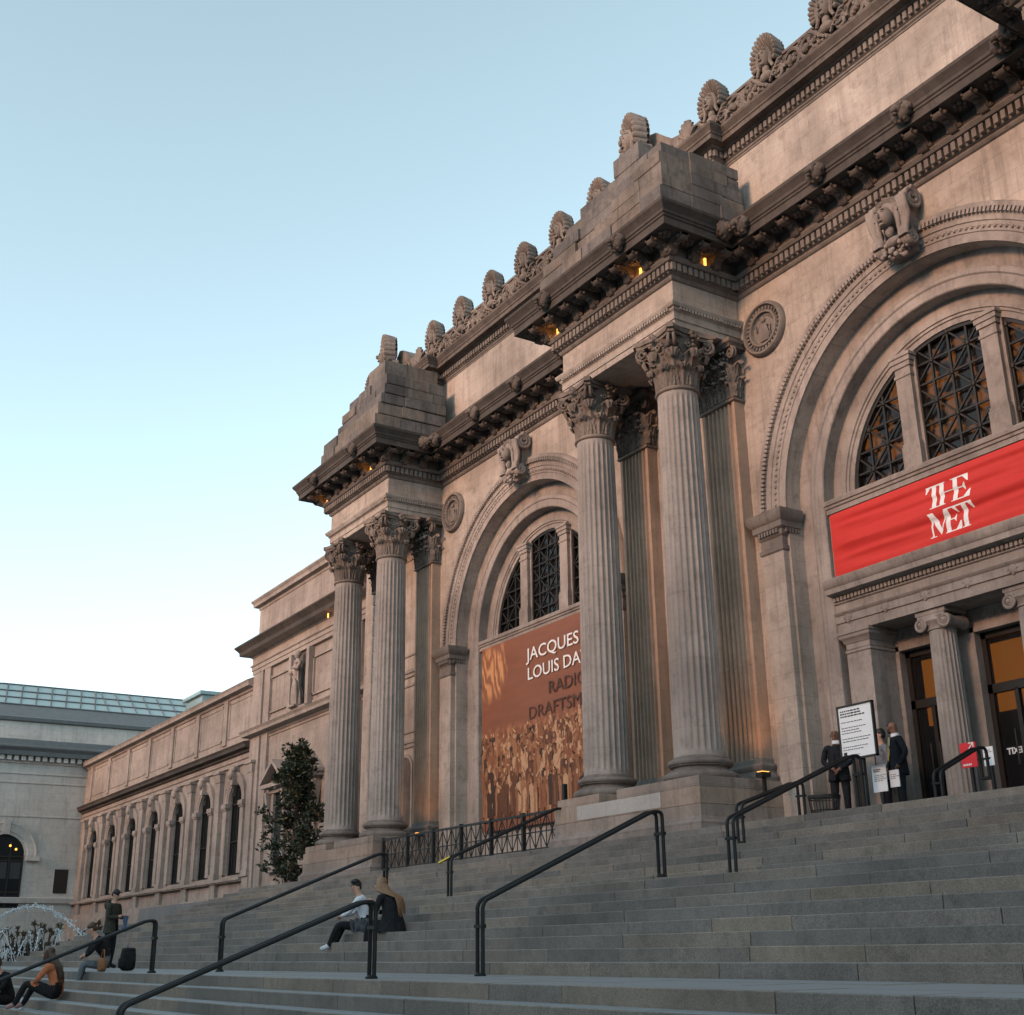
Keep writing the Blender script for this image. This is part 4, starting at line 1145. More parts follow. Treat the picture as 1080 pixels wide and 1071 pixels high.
def letter_polys():
    P = []
    def rect(x0, y0, x1, y1): P.append([(x0,y0),(x1,y0),(x1,y1),(x0,y1)])
    def tri(*p): P.append(list(p))
    # unit: cap height 1; stems .2, hair .05
    def serif_t(x, w, y): rect(x-w/2, y, x+w/2, y+0.04)
    L1 = 1.06
    # THE (y from 1.16 to 2.16)
    b_ = 1.17
    rect(0.30, b_+0.0, 0.50, b_+1.0); serif_t(0.40, 0.40, b_)                         # T stem
    rect(0.02, b_+0.94, 0.72, b_+1.0); tri((0.02,b_+0.94),(0.20,b_+0.94),(0.05,b_+0.72),(0.0,b_+0.72))
    rect(0.66, b_, 0.86, b_+1.0); serif_t(0.76, 0.34, b_); serif_t(0.76, 0.30, b_+0.96)  # H left
    rect(0.84, b_+0.52, 1.30, b_+0.56)
    rect(1.28, b_, 1.48, b_+1.0); serif_t(1.36, 0.30, b_); serif_t(1.34, 0.34, b_+0.96)  # H right = E stem
    rect(1.46, b_+0.95, 1.98, b_+1.0); tri((1.98,b_+0.96),(1.98,b_+0.70),(1.92,b_+0.70),(1.72,b_+0.96))
    rect(1.46, b_+0.50, 1.78, b_+0.55); tri((1.66,b_+0.525),(1.80,b_+0.36),(1.80,b_+0.70))
    rect(1.46, b_, 2.02, b_+0.05); tri((2.04,b_+0.34),(1.98,b_+0.34),(1.74,b_+0.04),(2.02,b_+0.0))
    # MET (0 to 1)
    rect(0.09, 0, 0.165, 1.0); serif_t(0.13, 0.30, 0.0)
    tri((0.02,1.0),(0.28,1.0),(0.60,0.20),(0.50,0.02))
    tri((0.50,0.02),(0.56,0.14),(0.86,1.0),(0.77,1.0))
    rect(0.76, 0, 0.96, 1.0); serif_t(0.86, 0.30, 0.0)                                  # M right = E stem
    rect(0.94, 0.95, 1.40, 1.0); tri((1.30,0.96),(1.38,0.72),(1.34,0.72),(1.14,0.96))
    rect(0.94, 0.50, 1.20, 0.55); tri((1.12,0.525),(1.24,0.36),(1.24,0.70))
    rect(0.94, 0.0, 1.44, 0.05); tri((1.48,0.34),(1.42,0.34),(1.18,0.04),(1.44,0.0))
    rect(1.56, 0.0, 1.76, 1.0); serif_t(1.66, 0.38, 0.0)
    rect(1.32, 0.94, 2.02, 1.0); tri((2.02,0.98),(2.06,0.70),(2.00,0.70),(1.84,0.96))
    return P
lt = MB(); SCL = 0.445
for poly in letter_polys():
    # subdivide each piece so that the paint follows the folds
    bmm = bmesh.new(); vs2 = [bmm.verts.new((p[0], p[1], 0)) for p in poly]; bmm.faces.new(vs2)
    for k in range(24):
        bmesh.ops.bisect_plane(bmm, geom=bmm.verts[:]+bmm.edges[:]+bmm.faces[:], plane_co=(0, k*0.09, 0), plane_no=(0, 1, 0))
    bmesh.ops.triangulate(bmm, faces=bmm.faces[:])
    bmm.verts.index_update()
    lt.add([(BAY-0.62+v.co.x*SCL*1.08-0.0, on_cloth(BAY-0.62+v.co.x*SCL*1.08, 6.93+v.co.y*SCL)-0.006, 6.93+v.co.y*SCL) for v in bmm.verts], [tuple(v.index for v in f.verts) for f in bmm.faces])
    bmm.free()
lt.build('lettering', M['white'], banner)

# exhibition banner in the left bay: orange-brown print
mex, t, b = nt('exhibition_print')
g_ = N(t, 'ShaderNodeNewGeometry'); pos = g_.outputs['Position']
sx_ = N(t, 'ShaderNodeSeparateXYZ'); t.links.new(pos, sx_.inputs[0])
zmap = N(t, 'ShaderNodeMapRange'); t.links.new(sx_.outputs[2], zmap.inputs[0]); zmap.inputs[1].default_value = 5.85; zmap.inputs[2].default_value = 5.45
zlow = N(t, 'ShaderNodeMapRange'); t.links.new(sx_.outputs[2], zlow.inputs[0]); zlow.inputs[1].default_value = 3.35; zlow.inputs[2].default_value = 3.7
n1 = noise(t, vscale(t, pos, (5.0, 1.0, 2.0)), 1.0, 8, 0.72)
n2 = noise(t, vscale(t, pos, (13.0, 1.0, 7.0)), 1.0, 6, 0.75)
mixn = mixrgb(t, 0.5, n1, n2)
crowd = ramp(t, mixn, [(0.40, (0.045, 0.016, 0.007)), (0.475, (0.17, 0.055, 0.018)), (0.535, (0.33, 0.12, 0.045)), (0.62, (0.62, 0.33, 0.16))])
sky_ = mixrgb(t, noise(t, vscale(t, pos, (0.6, 1, 3.0)), 1.6, 4), (0.155, 0.048, 0.019), (0.25, 0.082, 0.034))
mfac = N(t, 'ShaderNodeMath', operation='MULTIPLY'); t.links.new(zmap.outputs[0], mfac.inputs[0]); t.links.new(zlow.outputs[0], mfac.inputs[1])
col = mixrgb(t, mfac.outputs[0], sky_, crowd)
t.links.new(col, b.inputs['Base Color']); b.inputs['Roughness'].default_value = 0.6
XB0, XB1 = bays[1]-2.87, bays[1]+2.87
# a loose pale swirl of paint in the top left corner of the print
cen = N(t, 'ShaderNodeVectorMath', operation='DISTANCE'); cen.inputs[1].default_value = (XB0+0.55, 17.69, 7.45)
dst = N(t, 'ShaderNodeVectorMath', operation='MULTIPLY'); t.links.new(pos, dst.inputs[0]); dst.inputs[1].default_value = (1, 1, 1); t.links.new(dst.outputs[0], cen.inputs[0])
wav = N(t, 'ShaderNodeTexWave'); wav.wave_type = 'BANDS'; wav.bands_direction = 'DIAGONAL'; wav.inputs['Scale'].default_value = 1.5; wav.inputs['Distortion'].default_value = 13.0; wav.inputs['Detail'].default_value = 3.0; wav.inputs['Detail Scale'].default_value = 1.2
t.links.new(vscale(t, pos, (1.3, 0.0, 0.45)), wav.inputs['Vector'])
nzd = noise(t, vscale(t, pos, (1.6, 1.0, 0.9)), 1.4, 4)
add_ = N(t, 'ShaderNodeMath', operation='MULTIPLY_ADD'); t.links.new(nzd, add_.inputs[0]); add_.inputs[1].default_value = 1.3; t.links.new(cen.outputs['Value'], add_.inputs[2])
mr = N(t, 'ShaderNodeMapRange'); t.links.new(add_.outputs[0], mr.inputs[0]); mr.inputs[1].default_value = 1.55; mr.inputs[2].default_value = 1.25
swf = N(t, 'ShaderNodeMath', operation='MULTIPLY'); t.links.new(mr.outputs[0], swf.inputs[0]); t.links.new(ramp(t, wav.outputs[1], [(0.25, 0.10), (0.95, 0.8)]), swf.inputs[1])
t.links.new(mixrgb(t, swf.outputs[0], col, (0.62, 0.30, 0.12)), b.inputs['Base Color'])
eb = MB(); R2 = cloth(XB0, XB1, 3.05, 8.14, 17.69, 0.022, 60, 60, 5)
eb.grid(R2); eb.grid([[(p[0], p[1]+0.006, p[2]) for p in r_] for r_ in R2])
exb = eb.build('exhibition_banner', mex, None, smooth=80)
tag(exb, 'tall orange brown exhibition banner with white and dark lettering hanging in the left arch', 'banner')
text_mesh('JACQUES', 0.47, 'lettering', M['white'], exb, (-27.45, 17.6545, 7.35), width=1.27, bold=0.003)
text_mesh('LOUIS DAVID', 0.47, 'lettering', M['white'], exb, (-27.45, 17.6545, 6.82), width=1.20, bold=0.003)
M['print_dark'] = plain('dark_print', (0.07, 0.03, 0.02), 0.7)
text_mesh('RADICAL', 0.47, 'lettering', M['print_dark'], exb, (-26.47, 17.6545, 6.29), width=1.22, bold=0.0)
text_mesh('DRAFTSMAN', 0.47, 'lettering', M['print_dark'], exb, (-27.43, 17.6545, 5.76), width=1.22, bold=0.0)
# a printed crowd of small generic standing figures, in five flat tones
tones = [plain('print_tone_%s' % nm_, c_, 0.7, var=0.35, vscale_=14) for nm_, c_ in (('umber', (0.045, 0.018, 0.008)), ('brown', (0.11, 0.038, 0.014)), ('rust', (0.22, 0.08, 0.03)), ('tan', (0.30, 0.135, 0.06)), ('pale', (0.46, 0.27, 0.15)))]
fg = MB(); rg = random.Random(21)
figs = []
for row, (zf, n_) in enumerate(((4.95, 52), (4.65, 56), (4.36, 56), (4.05, 54), (3.72, 46), (3.38, 40))):
    for k in range(n_): figs.append((row, XB0+0.08+(XB1-XB0-0.16)*(k+rg.random())/n_, zf+rg.uniform(-0.12, 0.12)))
for k, (row, x, zb_) in enumerate(figs):
    hgt = rg.uniform(0.55, 0.78)+0.045*row; w = hgt*rg.uniform(0.10, 0.15); mi = rg.choice((0, 1, 1, 2, 2, 2, 3, 4) if row < 4 else (0, 0, 1, 1, 2, 3, 4)); yy = 17.6640-0.00002*k
    L = rg.uniform(-0.08, 0.08)
    pts = []
    for (t_, ww) in ((0, 1.0), (0.25, 0.85), (0.5, 0.72), (0.68, 0.95), (0.80, 0.9), (0.87, 0.35)): pts.append((ww*w*rg.uniform(0.85, 1.2), t_))
    poly = [(x+L*t_+a_, zb_+hgt*t_) for a_, t_ in pts]+[(x+L*t_-a_*rg.uniform(.8, 1.1), zb_+hgt*t_) for a_, t_ in pts[::-1]]
    fg.add([(p[0], yy, p[1]) for p in poly], [tuple(range(len(poly)))], mi)
    # a fold of another tone down the garment
    fx_ = x+rg.uniform(-.4, .4)*w; m2 = max(0, min(4, mi+rg.choice((-1, 1))))
    fg.add([(fx_, yy-0.00001, zb_+0.05), (fx_+w*0.45, yy-0.00001, zb_+0.02), (fx_+w*0.3+L*.6, yy-0.00001, zb_+hgt*0.62), (fx_+L*.7, yy-0.00001, zb_+hgt*0.7)], [(0,1,2,3)], m2)
    hx, hz = x+L+rg.uniform(-.02, .02), zb_+hgt*0.93
    fg.add([(hx+0.058*hgt*cos(a_*pi/4), yy-0.00001, hz+0.075*hgt*sin(a_*pi/4)) for a_ in range(8)], [tuple(range(8))], rg.choice((2, 3, 4, 3)))
    for sg in (-1, 1):
        if rg.random() < 0.28:
            ex, ez = x+L+sg*rg.uniform(.10, .26), zb_+hgt*rg.uniform(.5, 1.1); sx2, sz2 = x+L+sg*w*0.6, zb_+hgt*0.80
            d = Vector((ex-sx2, ez-sz2)).normalized(); nn = Vector((-d.y, d.x))*0.018
            fg.add([(sx2-nn.x*1.4, yy-0.00002, sz2-nn.y*1.4), (ex-nn.x*.7, yy-0.00002, ez-nn.y*.7), (ex+nn.x*.7, yy-0.00002, ez+nn.y*.7), (sx2+nn.x*1.4, yy-0.00002, sz2+nn.y*1.4)], [(0,1,2,3)], rg.choice((2, 3, 4)))
fo_ = fg.build('printed_crowd', tones, exb); fo_['kind'] = 'stuff'
bw = MB(); bw.box(bays[1]-3.1, bays[1]+3.1, 17.82, 18.02, ZL-0.1, 8.2); bw.build('wall', M['lime'], museum)

# ------------------------------------------------------------------ link block and wing (left)
YG = 19.0
XK0, XK1 = -51.7, -37.1
link_b = thing('link_block', 'taller stone end block with a statue niche beside the main museum columns', 'building', (-45, YG, ZG))
m = MB()
m.box(XK0+0.002, XK1+0.15, YG+0.003, 30, ZG, 15.0)
for x0, x1 in ((-51.7, -50.6), (-50.35, -49.7), (-41.5, -40.6)): m.box(x0, x1, YG-0.12, YG+0.05, ZG, 12.0)
k_ = random.Random(3)
m.build('wall', M['wing'], link_b)
m = MB()
pk = [(XK1, YG), (XK0, YG), (XK0, 30)]
m.sweep(pk, [(0,8.62),(0.04,8.64),(0.04,8.72),(0.12,8.78),(0.14,8.84),(0.40,8.88),(0.42,9.0),(0.50,9.1),(0.0,9.14)])
m.sweep(pk, [(0,11.6),(0.14,11.62),(0.14,11.78),(0.18,11.80),(0.18,11.95),(0.24,12.0),(0.24,12.04),(0.16,12.06),(0.16,12.35),(0.22,12.40),(0.28,12.46),(0.62,12.50)])
m.build('string_course', M['wing'], link_b)
m = MB(); m.sweep(pk, [(0.2,12.49),(0.62,12.50),(0.64,12.66),(0.72,12.76),(0.82,12.86),(0.82,12.92),(0.0,13.0)]); m.build('cornice', M['sooty'], link_b)
m = MB(); m.sweep(pk, [(0.25,12.95),(0.22,13.1),(0.05,13.3),(0.02,13.5),(0,13.5),(0,14.55),(0.04,14.58),(0.06,14.68),(0.24,14.72),(0.26,14.86),(0.34,14.96),(0.34,15.02),(0,15.06)]); m.build('parapet', M['wing'], link_b)
# recess with panels either side of the statue
m = MB()
for xa, xb in ((-50.2, -47.5), (-45.2, -42.0)):
    m.box(xa, xb, YG-0.05, YG+0.05, 9.3, 9.42)
    for a in ((xa, xa+0.09, 9.6, 11.2), (xb-0.09, xb, 9.6, 11.2), (xa, xb, 9.6, 9.69), (xa, xb, 11.11, 11.2)): m.box(a[0], a[1], YG-0.07, YG+0.02, a[2], a[3])
for xa in (-47.35, -45.5): m.box(xa, xa+0.28, YG-0.25, YG+0.02, 9.14, 11.6)
m.box(-47.4, -45.2, YG-0.35, YG+0.02, 9.1, 9.28)
m.build('panel_frame', M['wing'], link_b)
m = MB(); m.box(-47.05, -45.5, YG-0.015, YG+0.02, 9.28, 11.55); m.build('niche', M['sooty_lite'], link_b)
def pediment_window(cx):
    f = MB()
    for s in (-1, 1): 
        f.box(cx+s*0.62-0.13, cx+s*0.62+0.13, YG-0.14, YG+0.02, 3.3, 6.2)
        f.prism([(YG+0.01, 6.15), (YG-0.12, 5.2), (YG-0.28, 5.55), (YG-0.38, 6.2)], lambda u, v, w: (w, u, v), cx+s*0.86-0.1, cx+s*0.86+0.1)
    f.box(cx-0.9, cx+0.9, YG-0.2, YG+0.02, 6.15, 6.35)
    f.box(cx-1.15, cx+1.15, YG-0.48, YG+0.02, 6.35, 6.5)
    for s in (-1, 1): f.prism([(cx+s*1.2, 6.5), (cx+s*1.2, 6.64), (cx, 7.46), (cx, 7.28)], lambda u, v, w: (u, w, v), YG-0.5, YG+0.02)
    f.prism([(cx-1.05, 6.5), (cx+1.05, 6.5), (cx, 7.25)], lambda u, v, w: (u, w, v), YG-0.16, YG+0.02)
    f.box(cx-0.85, cx+0.85, YG-0.25, YG+0.02, 3.05, 3.3)
    o = f.build('pediment_window', M['wing'], link_b)
    p = MB(); p.box(cx-0.5, cx+0.5, YG-0.03, YG-0.01, 3.3, 6.15); p.build('pane', M['glass_flat'], o)
M['glass_flat'] = glass('dark_glass', (0.016, 0.019, 0.021), 0.0, 0.15, 0.12)
pediment_window(-48.05); pediment_window(-45.0)

# statue
stt = MB(); sx0, sy0 = -46.27, YG-0.28
rg = random.Random(6)
stt.box(sx0-0.35, sx0+0.35, sy0-0.24, sy0+0.2, 9.28, 9.36)
def drap(z): 
    t_ = (z-9.36)/1.75; return 0.30-0.10*t_+0.04*sin(8*t_)-(0.06 if t_ > .9 else 0)
rows = []
for j in range(19):
    z = 9.36+1.78*j/18; row = []
    for i in range(33):
        a = 2*pi*i/32; r_ = drap(z)*(1+0.10*sin(a*7+z*2)+0.05*sin(a*13-z*5))
        row.append((sx0+0.06*sin(z*2.2)+r_*cos(a), sy0+r_*0.7*sin(a), z))
    rows.append(row)
stt.grid(rows)
stt.ball((sx0+0.05, sy0, 11.12), (0.22, 0.17, 0.12)); stt.tube([(sx0+0.03, sy0, 11.1), (sx0+0.02, sy0-0.02, 11.3)], 0.075, 8)
stt.ball((sx0+0.02, sy0-0.04, 11.42), (0.115, 0.13, 0.165), nu=12, nv=10); stt.ball((sx0+0.02, sy0, 11.48), (0.13, 0.14, 0.12))
stt.tube([(sx0-0.2, sy0, 11.08), (sx0-0.30, sy0-0.12, 10.78), (sx0-0.12, sy0-0.26, 10.62)], [0.08, 0.075, 0.05], 8)
stt.tube([(sx0+0.26, sy0, 11.06), (sx0+0.33, sy0-0.14, 10.8), (sx0+0.10, sy0-0.27, 10.85)], [0.08, 0.075, 0.05], 8)
stt.tube([(sx0-0.25, sy0-0.1, 10.6), (sx0+0.3, sy0-0.18, 10.2), (sx0+0.28, sy0-0.1, 9.6)], [0.06, 0.07, 0.05], 7)
tag(stt.build('statue', M['wing'], None, smooth=60), 'draped standing stone statue in the high niche of the end block', 'statue')

wing = thing('museum_wing', 'long lower stone wing with a row of tall arched windows', 'building', (-66, YG, ZG))
WX = [-53.28-4.03*k for k in range(7)]
XW0, XW1 = -81.0, -51.7
m = MB(); RWI = 0.80
zt_ = 8.0; zsp = 6.28
edges = [XW1]+[w_ for c in WX for w_ in (c+RWI, c-RWI)]+[XW0]
for i in range(0, len(edges), 2): m.add([(edges[i],YG,3.0),(edges[i+1],YG,3.0),(edges[i+1],YG,zt_),(edges[i],YG,zt_)], [(0,1,2,3)])
for c in WX:
    ap = arch_pts(c, RWI, 20, zsp)
    for (xa, za), (xb, zb2) in zip(ap, ap[1:]): m.add([(xa,YG,za),(xa,YG,zt_),(xb,YG,zt_),(xb,YG,zb2)], [(0,1,2,3)])
    ring_sweep(m, c, [(RWI, YG), (RWI, YG+0.22)], zb=3.2, n=20, z0=zsp)
    m.add([(c-RWI,YG,3.0),(c+RWI,YG,3.0),(c+RWI,YG,3.2),(c-RWI,YG,3.2)], [(0,1,2,3)]); m.add([(c-RWI,YG,3.2),(c+RWI,YG,3.2),(c+RWI,YG+0.5,3.22),(c-RWI,YG+0.5,3.22)], [(0,1,2,3)])
m.box(XW0, XW1, YG-0.0, YG+0.3, ZG, 3.0); m.box(XW0, XW1, YG, YG+0.3, 8.0, 11.2)
m.box(XW0, XW1, YG+0.7, 30, ZG, 11.3)
m.build('wall', M['wing'], wing)
m = MB()
for c in WX:
    ring_sweep(m, c, [(1.30, YG), (1.30, YG-0.14), (1.22, YG-0.15), (1.16, YG-0.11), (0.98, YG-0.11), (0.96, YG-0.08), (0.84, YG-0.08), (0.84, YG)], n=24, z0=zsp)
    for s in (-1, 1):
        xa, xb = sorted((c+s*0.84, c+s*1.26)); m.box(xa, xb, YG-0.13, YG+0.02, 3.25, zsp-0.28); m.box(xa-0.04, xb+0.04, YG-0.18, YG+0.02, zsp-0.28, zsp-0.2); m.box(xa-0.08, xb+0.08, YG-0.22, YG+0.02, zsp-0.2, zsp)
    m.prism([(-0.16, 7.0), (0.16, 7.0), (0.24, 7.8), (-0.24, 7.8)], lambda u, v, w: (c+u, w, v), YG-0.30, YG+0.02)
    m.ball((c, YG-0.32, 7.45), (0.2, 0.14, 0.22)); m.ball((c-0.16, YG-0.26, 7.66), 0.13); m.ball((c+0.16, YG-0.26, 7.66), 0.13)
for k in range(8):
    x = WX[0]+2.015-4.03*k
    m.box(x-0.30, x+0.30, YG-0.20, YG+0.02, 3.3, 7.5); m.box(x-0.36, x+0.36, YG-0.25, YG+0.02, 3.06, 3.32)
    m.sweep([(x+0.30, YG), (x+0.30, YG-0.20), (x-0.30, YG-0.20), (x-0.30, YG)], [(0,7.3),(0.03,7.32),(0.03,7.4),(0.06,7.5),(0.07,7.66),(0.13,7.7),(0.13,7.8),(0,7.82)])
    m.box(x-0.36, x+0.36, YG-0.16, YG+0.02, 2.2, 3.05)
    m.box(x-0.26, x+0.26, YG-0.07, YG+0.02, 9.0, 11.05)
m.box(XW0, XW1, YG-0.28, YG+0.02, 2.95, 3.06); m.box(XW0, XW1, YG-0.22, YG+0.02, 2.9, 2.95); m.box(XW0, XW1-0.4, YG-0.30, YG+0.02, 2.0, 2.3); m.box(XW0, XW1-0.4, YG-0.45, YG+0.02, ZG, 2.0)
for k in range(7):
    c = WX[k]
    for a in ((c-1.6, c-1.5, 9.2, 10.9), (c+1.5, c+1.6, 9.2, 10.9), (c-1.6, c+1.6, 9.2, 9.3), (c-1.6, c+1.6, 10.8, 10.9)): m.box(a[0], a[1], YG-0.028, YG+0.01, a[2], a[3])
m.build('pilaster_order', M['wing'], wing, smooth=40)
m = MB(); pw_ = [(XW1, YG), (XW0, YG)]
m.sweep(pw_, [(0.0,7.82),(0.10,7.84),(0.10,8.0),(0.16,8.04),(0.0,8.06)]); m.build('architrave', M['wing'], wing)
m = MB(); m.sweep(pw_, [(0.02,8.3),(0.10,8.34),(0.12,8.44),(0.33,8.48),(0.35,8.6),(0.42,8.70),(0.0,8.78)]); m.build('cornice', M['sooty'], wing)
m = MB(); m.sweep(pw_, [(0.0,11.0),(0.06,11.02),(0.10,11.12),(0.34,11.18),(0.36,11.32),(0.42,11.42),(0.0,11.6)]); m.box(XW0, XW1, YG+0.2, 30, 11.3, 11.62); m.build('coping', M['wing'], wing)
for i, c in enumerate(WX):
    f = MB(); y = YG+0.10
    for x in (c-RWI+0.04, c-0.02, c+RWI-0.08): f.box(x, x+0.04, y, y+0.06, 3.2, zsp+0.6)
    for z in (3.2, 4.6, 6.2): f.box(c-RWI, c+RWI, y, y+0.06, z, z+0.06)
    for k in range(1, 4): f.box(c-RWI+k*0.4-0.012, c-RWI+k*0.4+0.012, y+0.01, y+0.05, 3.2, zsp+0.55)
    o = f.build('arched_window', M['bronze'], wing)
    p = MB(); p.prism([(c-RWI, 3.2), (c+RWI, 3.2)]+arch_pts(c, RWI, 16, zsp), lambda u, v, w: (u, w, v), y+0.07, y+0.09); p.build('pane', M['glass_flat'], o)
    if i == 0:
        g2 = MB(); g2.box(c+0.42, c+0.62, y+0.055, y+0.068, 3.3, 6.3); g2.build('orange_strip', M['orange_glow'], o)  # emissive orange strip at the right of the first window
m = MB(); m.box(-74.5, -71.5, 23, 26, 11.5, 14.6); m.box(-74.7, -71.3, 22.8, 26.2, 14.6, 14.8)
m.build('roof_plant_room', M['glass_blue'], wing)

# ------------------------------------------------------------------ pavilion at the far end (faces +X)
XP = -81.0
pav = thing('pavilion_building', 'grey stone corner pavilion with a big glass skylight roof at the far left', 'building', (XP, 8, ZG))
m = MB(); m.box(XP-25, XP, -12, 40, ZG, 12.0)
m.build('wall', M['pavilion'], pav)
pa = [(XP, 40), (XP, -12), (XP-25, -12)]
pa = [(XP-25, -12), (XP, -12), (XP, 40)][::-1]
def psweep(mb, prof):      # outward is +X and -Y
    mb.sweep([(XP, 40), (XP, -12), (XP-25, -12)], prof) if False else mb.sweep([(XP, 40), (XP, -12)], [(o, z) for o, z in prof])
# travel towards -Y gives left normal = +X
m = MB()
psweep(m, [(0,10.0),(0.05,10.02),(0.05,10.1),(0,10.12)]); psweep(m, [(0,10.55),(0.06,10.57),(0.06,10.66),(0,10.68)])
psweep(m, [(0,8.0),(0.04,8.02),(0.04,8.1),(0,8.12)]); psweep(m, [(0,3.0),(0.2,3.02),(0.25,3.3),(0.0,3.36)]); psweep(m, [(0,ZG),(0.15,ZG),(0.15,2.7),(0.0,2.74)])
m.along([(XP, 40), (XP, -12)], 0.42, lambda i: 0, lambda i: 0, lambda c, d, n_: m.obox(c, d, 0.13, n_, -0.05, 0.38, 11.35, 11.62))
psweep(m, [(0,11.2),(0.1,11.22),(0.1,11.35),(0.0,11.36)])
m.build('string_course', M['pavilion'], pav)
m = MB(); psweep(m, [(0,11.62),(0.55,11.64),(0.6,11.9),(0.8,12.1),(0.8,12.2),(-0.6,12.45),(-0.6,12.75),(-0.7,12.8)]); m.build('cornice', M['lead'], pav)
m = MB(); m.box(XP-24, XP-0.9, -11, 39, 12.0, 14.1); m.build('attic_wall', M['pavilion'], pav)
m = MB(); m.sweep([(XP-0.9, 39), (XP-0.9, -11)], [(0,13.9),(0.2,13.95),(0.25,14.15),(-0.2,14.3),(-0.35,14.34)]); 
m.add([(XP-1.1,-10.8,14.3),(XP-1.1,38.8,14.3),(XP-2.6,37.3,15.25),(XP-2.6,-9.3,15.25)], [(0,1,2,3)])
m.box(XP-23, XP-2.7, -10, 38, 14.0, 15.2)
m.build('roof', M['lead'], pav)
m = MB(); gl = MB()
xa, za, xb, zb_ = XP-2.6, 15.25, XP-4.6, 16.9
ya, yb, yc, yd = 35.0, -9.0, 33.0, 12.6
yd = 14.2
gl.add([(xa,ya,za),(xa,13.0,za),(xb,yd,zb_),(xb,yc,zb_)], [(0,1,2,3)]); gl.add([(xa,13.0,za),(xa,-9,za),(xb,-7,za+0.3),(xb,yd,zb_)], [(0,1,2,3)])
gl.build('skylight_glazing', M['glass_blue'], pav)
for k in range(47):
    y = -8.5+k*0.94; 
    if y > ya: break
    zt2 = zb_ if y > yd-1 else za+0.3+(zb_-za-0.3)*(y+9)/(yd+8)
    m.tube([(xa+0.03, y, za), (xb+0.03, y+(0.4 if y < 20 else -0.2), zt2+0.03)], 0.045, 4)
for t_ in (0.0, 0.34, 0.67, 1.0):
    x = xa+(xb-xa)*t_; z = za+(zb_-za)*t_
    m.tube([(x+0.03, ya, z+0.03), (x+0.03, 13.0+1.2*t_, z+0.03), (x+0.03, -9+2*t_, za+0.3*t_+0.03)], 0.05, 4)
m.build('glazing_bars', M['lead'], pav)
f = MB(); cy = 14.6; rw = 1.2; zs_ = 5.75
def yr_sweep(mb, prof, n=24, zb=None):
    rows = []
    if zb is not None: rows.append([(XP+x, cy+r, zb) for r, x in prof])
    for i in range(n+1):
        a = pi*i/n; rows.append([(XP+x, cy+r*cos(a), zs_+r*sin(a)) for r, x in prof])
    if zb is not None: rows.append([(XP+x, cy-r, zb) for r, x in prof])
    mb.grid(rows)
yr_sweep(f, [(1.95,0),(1.95,0.12),(1.87,0.14),(1.78,0.10),(1.4,0.10),(1.36,0.06),(rw,0.06),(rw,0.012)])
f.box(XP-0.02, XP+0.3, cy-2.1, cy-1.3, 5.45, 5.75); f.box(XP-0.02, XP+0.3, cy+1.3, cy+2.1, 5.45, 5.75); f.box(XP-0.02, XP+0.25, cy-0.2, cy+0.2, 6.95, 7.8)
o = f.build('arched_window', M['pavilion'], pav)
p = MB(); p.prism([(cy-rw, 1.8), (cy+rw, 1.8)]+[(cy+rw*cos(pi*i/20), zs_+rw*sin(pi*i/20)) for i in range(21)], lambda u, v, w: (w, u, v), XP+0.004, XP+0.02); p.build('pane', M['glass_flat'], o)
p = MB()
for y in (-1.16, -0.4, 0.4, 1.16): p.box(XP+0.02, XP+0.06, cy+y-0.04, cy+y+0.04, 1.8, 6.5 if abs(y) < 1 else 5.6)
for z in (3.6, 5.4, 5.65): p.box(XP+0.02, XP+0.065, cy-rw, cy+rw, z, z+0.07)
p.build('glazing_bar', M['bronze'], o)
p = MB(); 
for y in (-0.78, 0.0, 0.78): p.box(XP+0.021, XP+0.03, cy+y-0.3, cy+y+0.3, 4.4, 5.35)
p.build('blind', M['paper_dim'] if 'paper_dim' in M else M['shade'], o)
p = MB()
for y, z in ((0.7, 6.1), (0.35, 6.3)): p.ball((XP+0.06, cy+y, z), 0.07, nu=8, nv=6)
p.build('ceiling_lamp', M['lamp_glow'], o)
v_ = MB(); v_.box(XP-0.01, XP+0.04, 17.7, 18.5, 3.6, 5.0); v_.build('vent_panel', M['bronze'], pav)

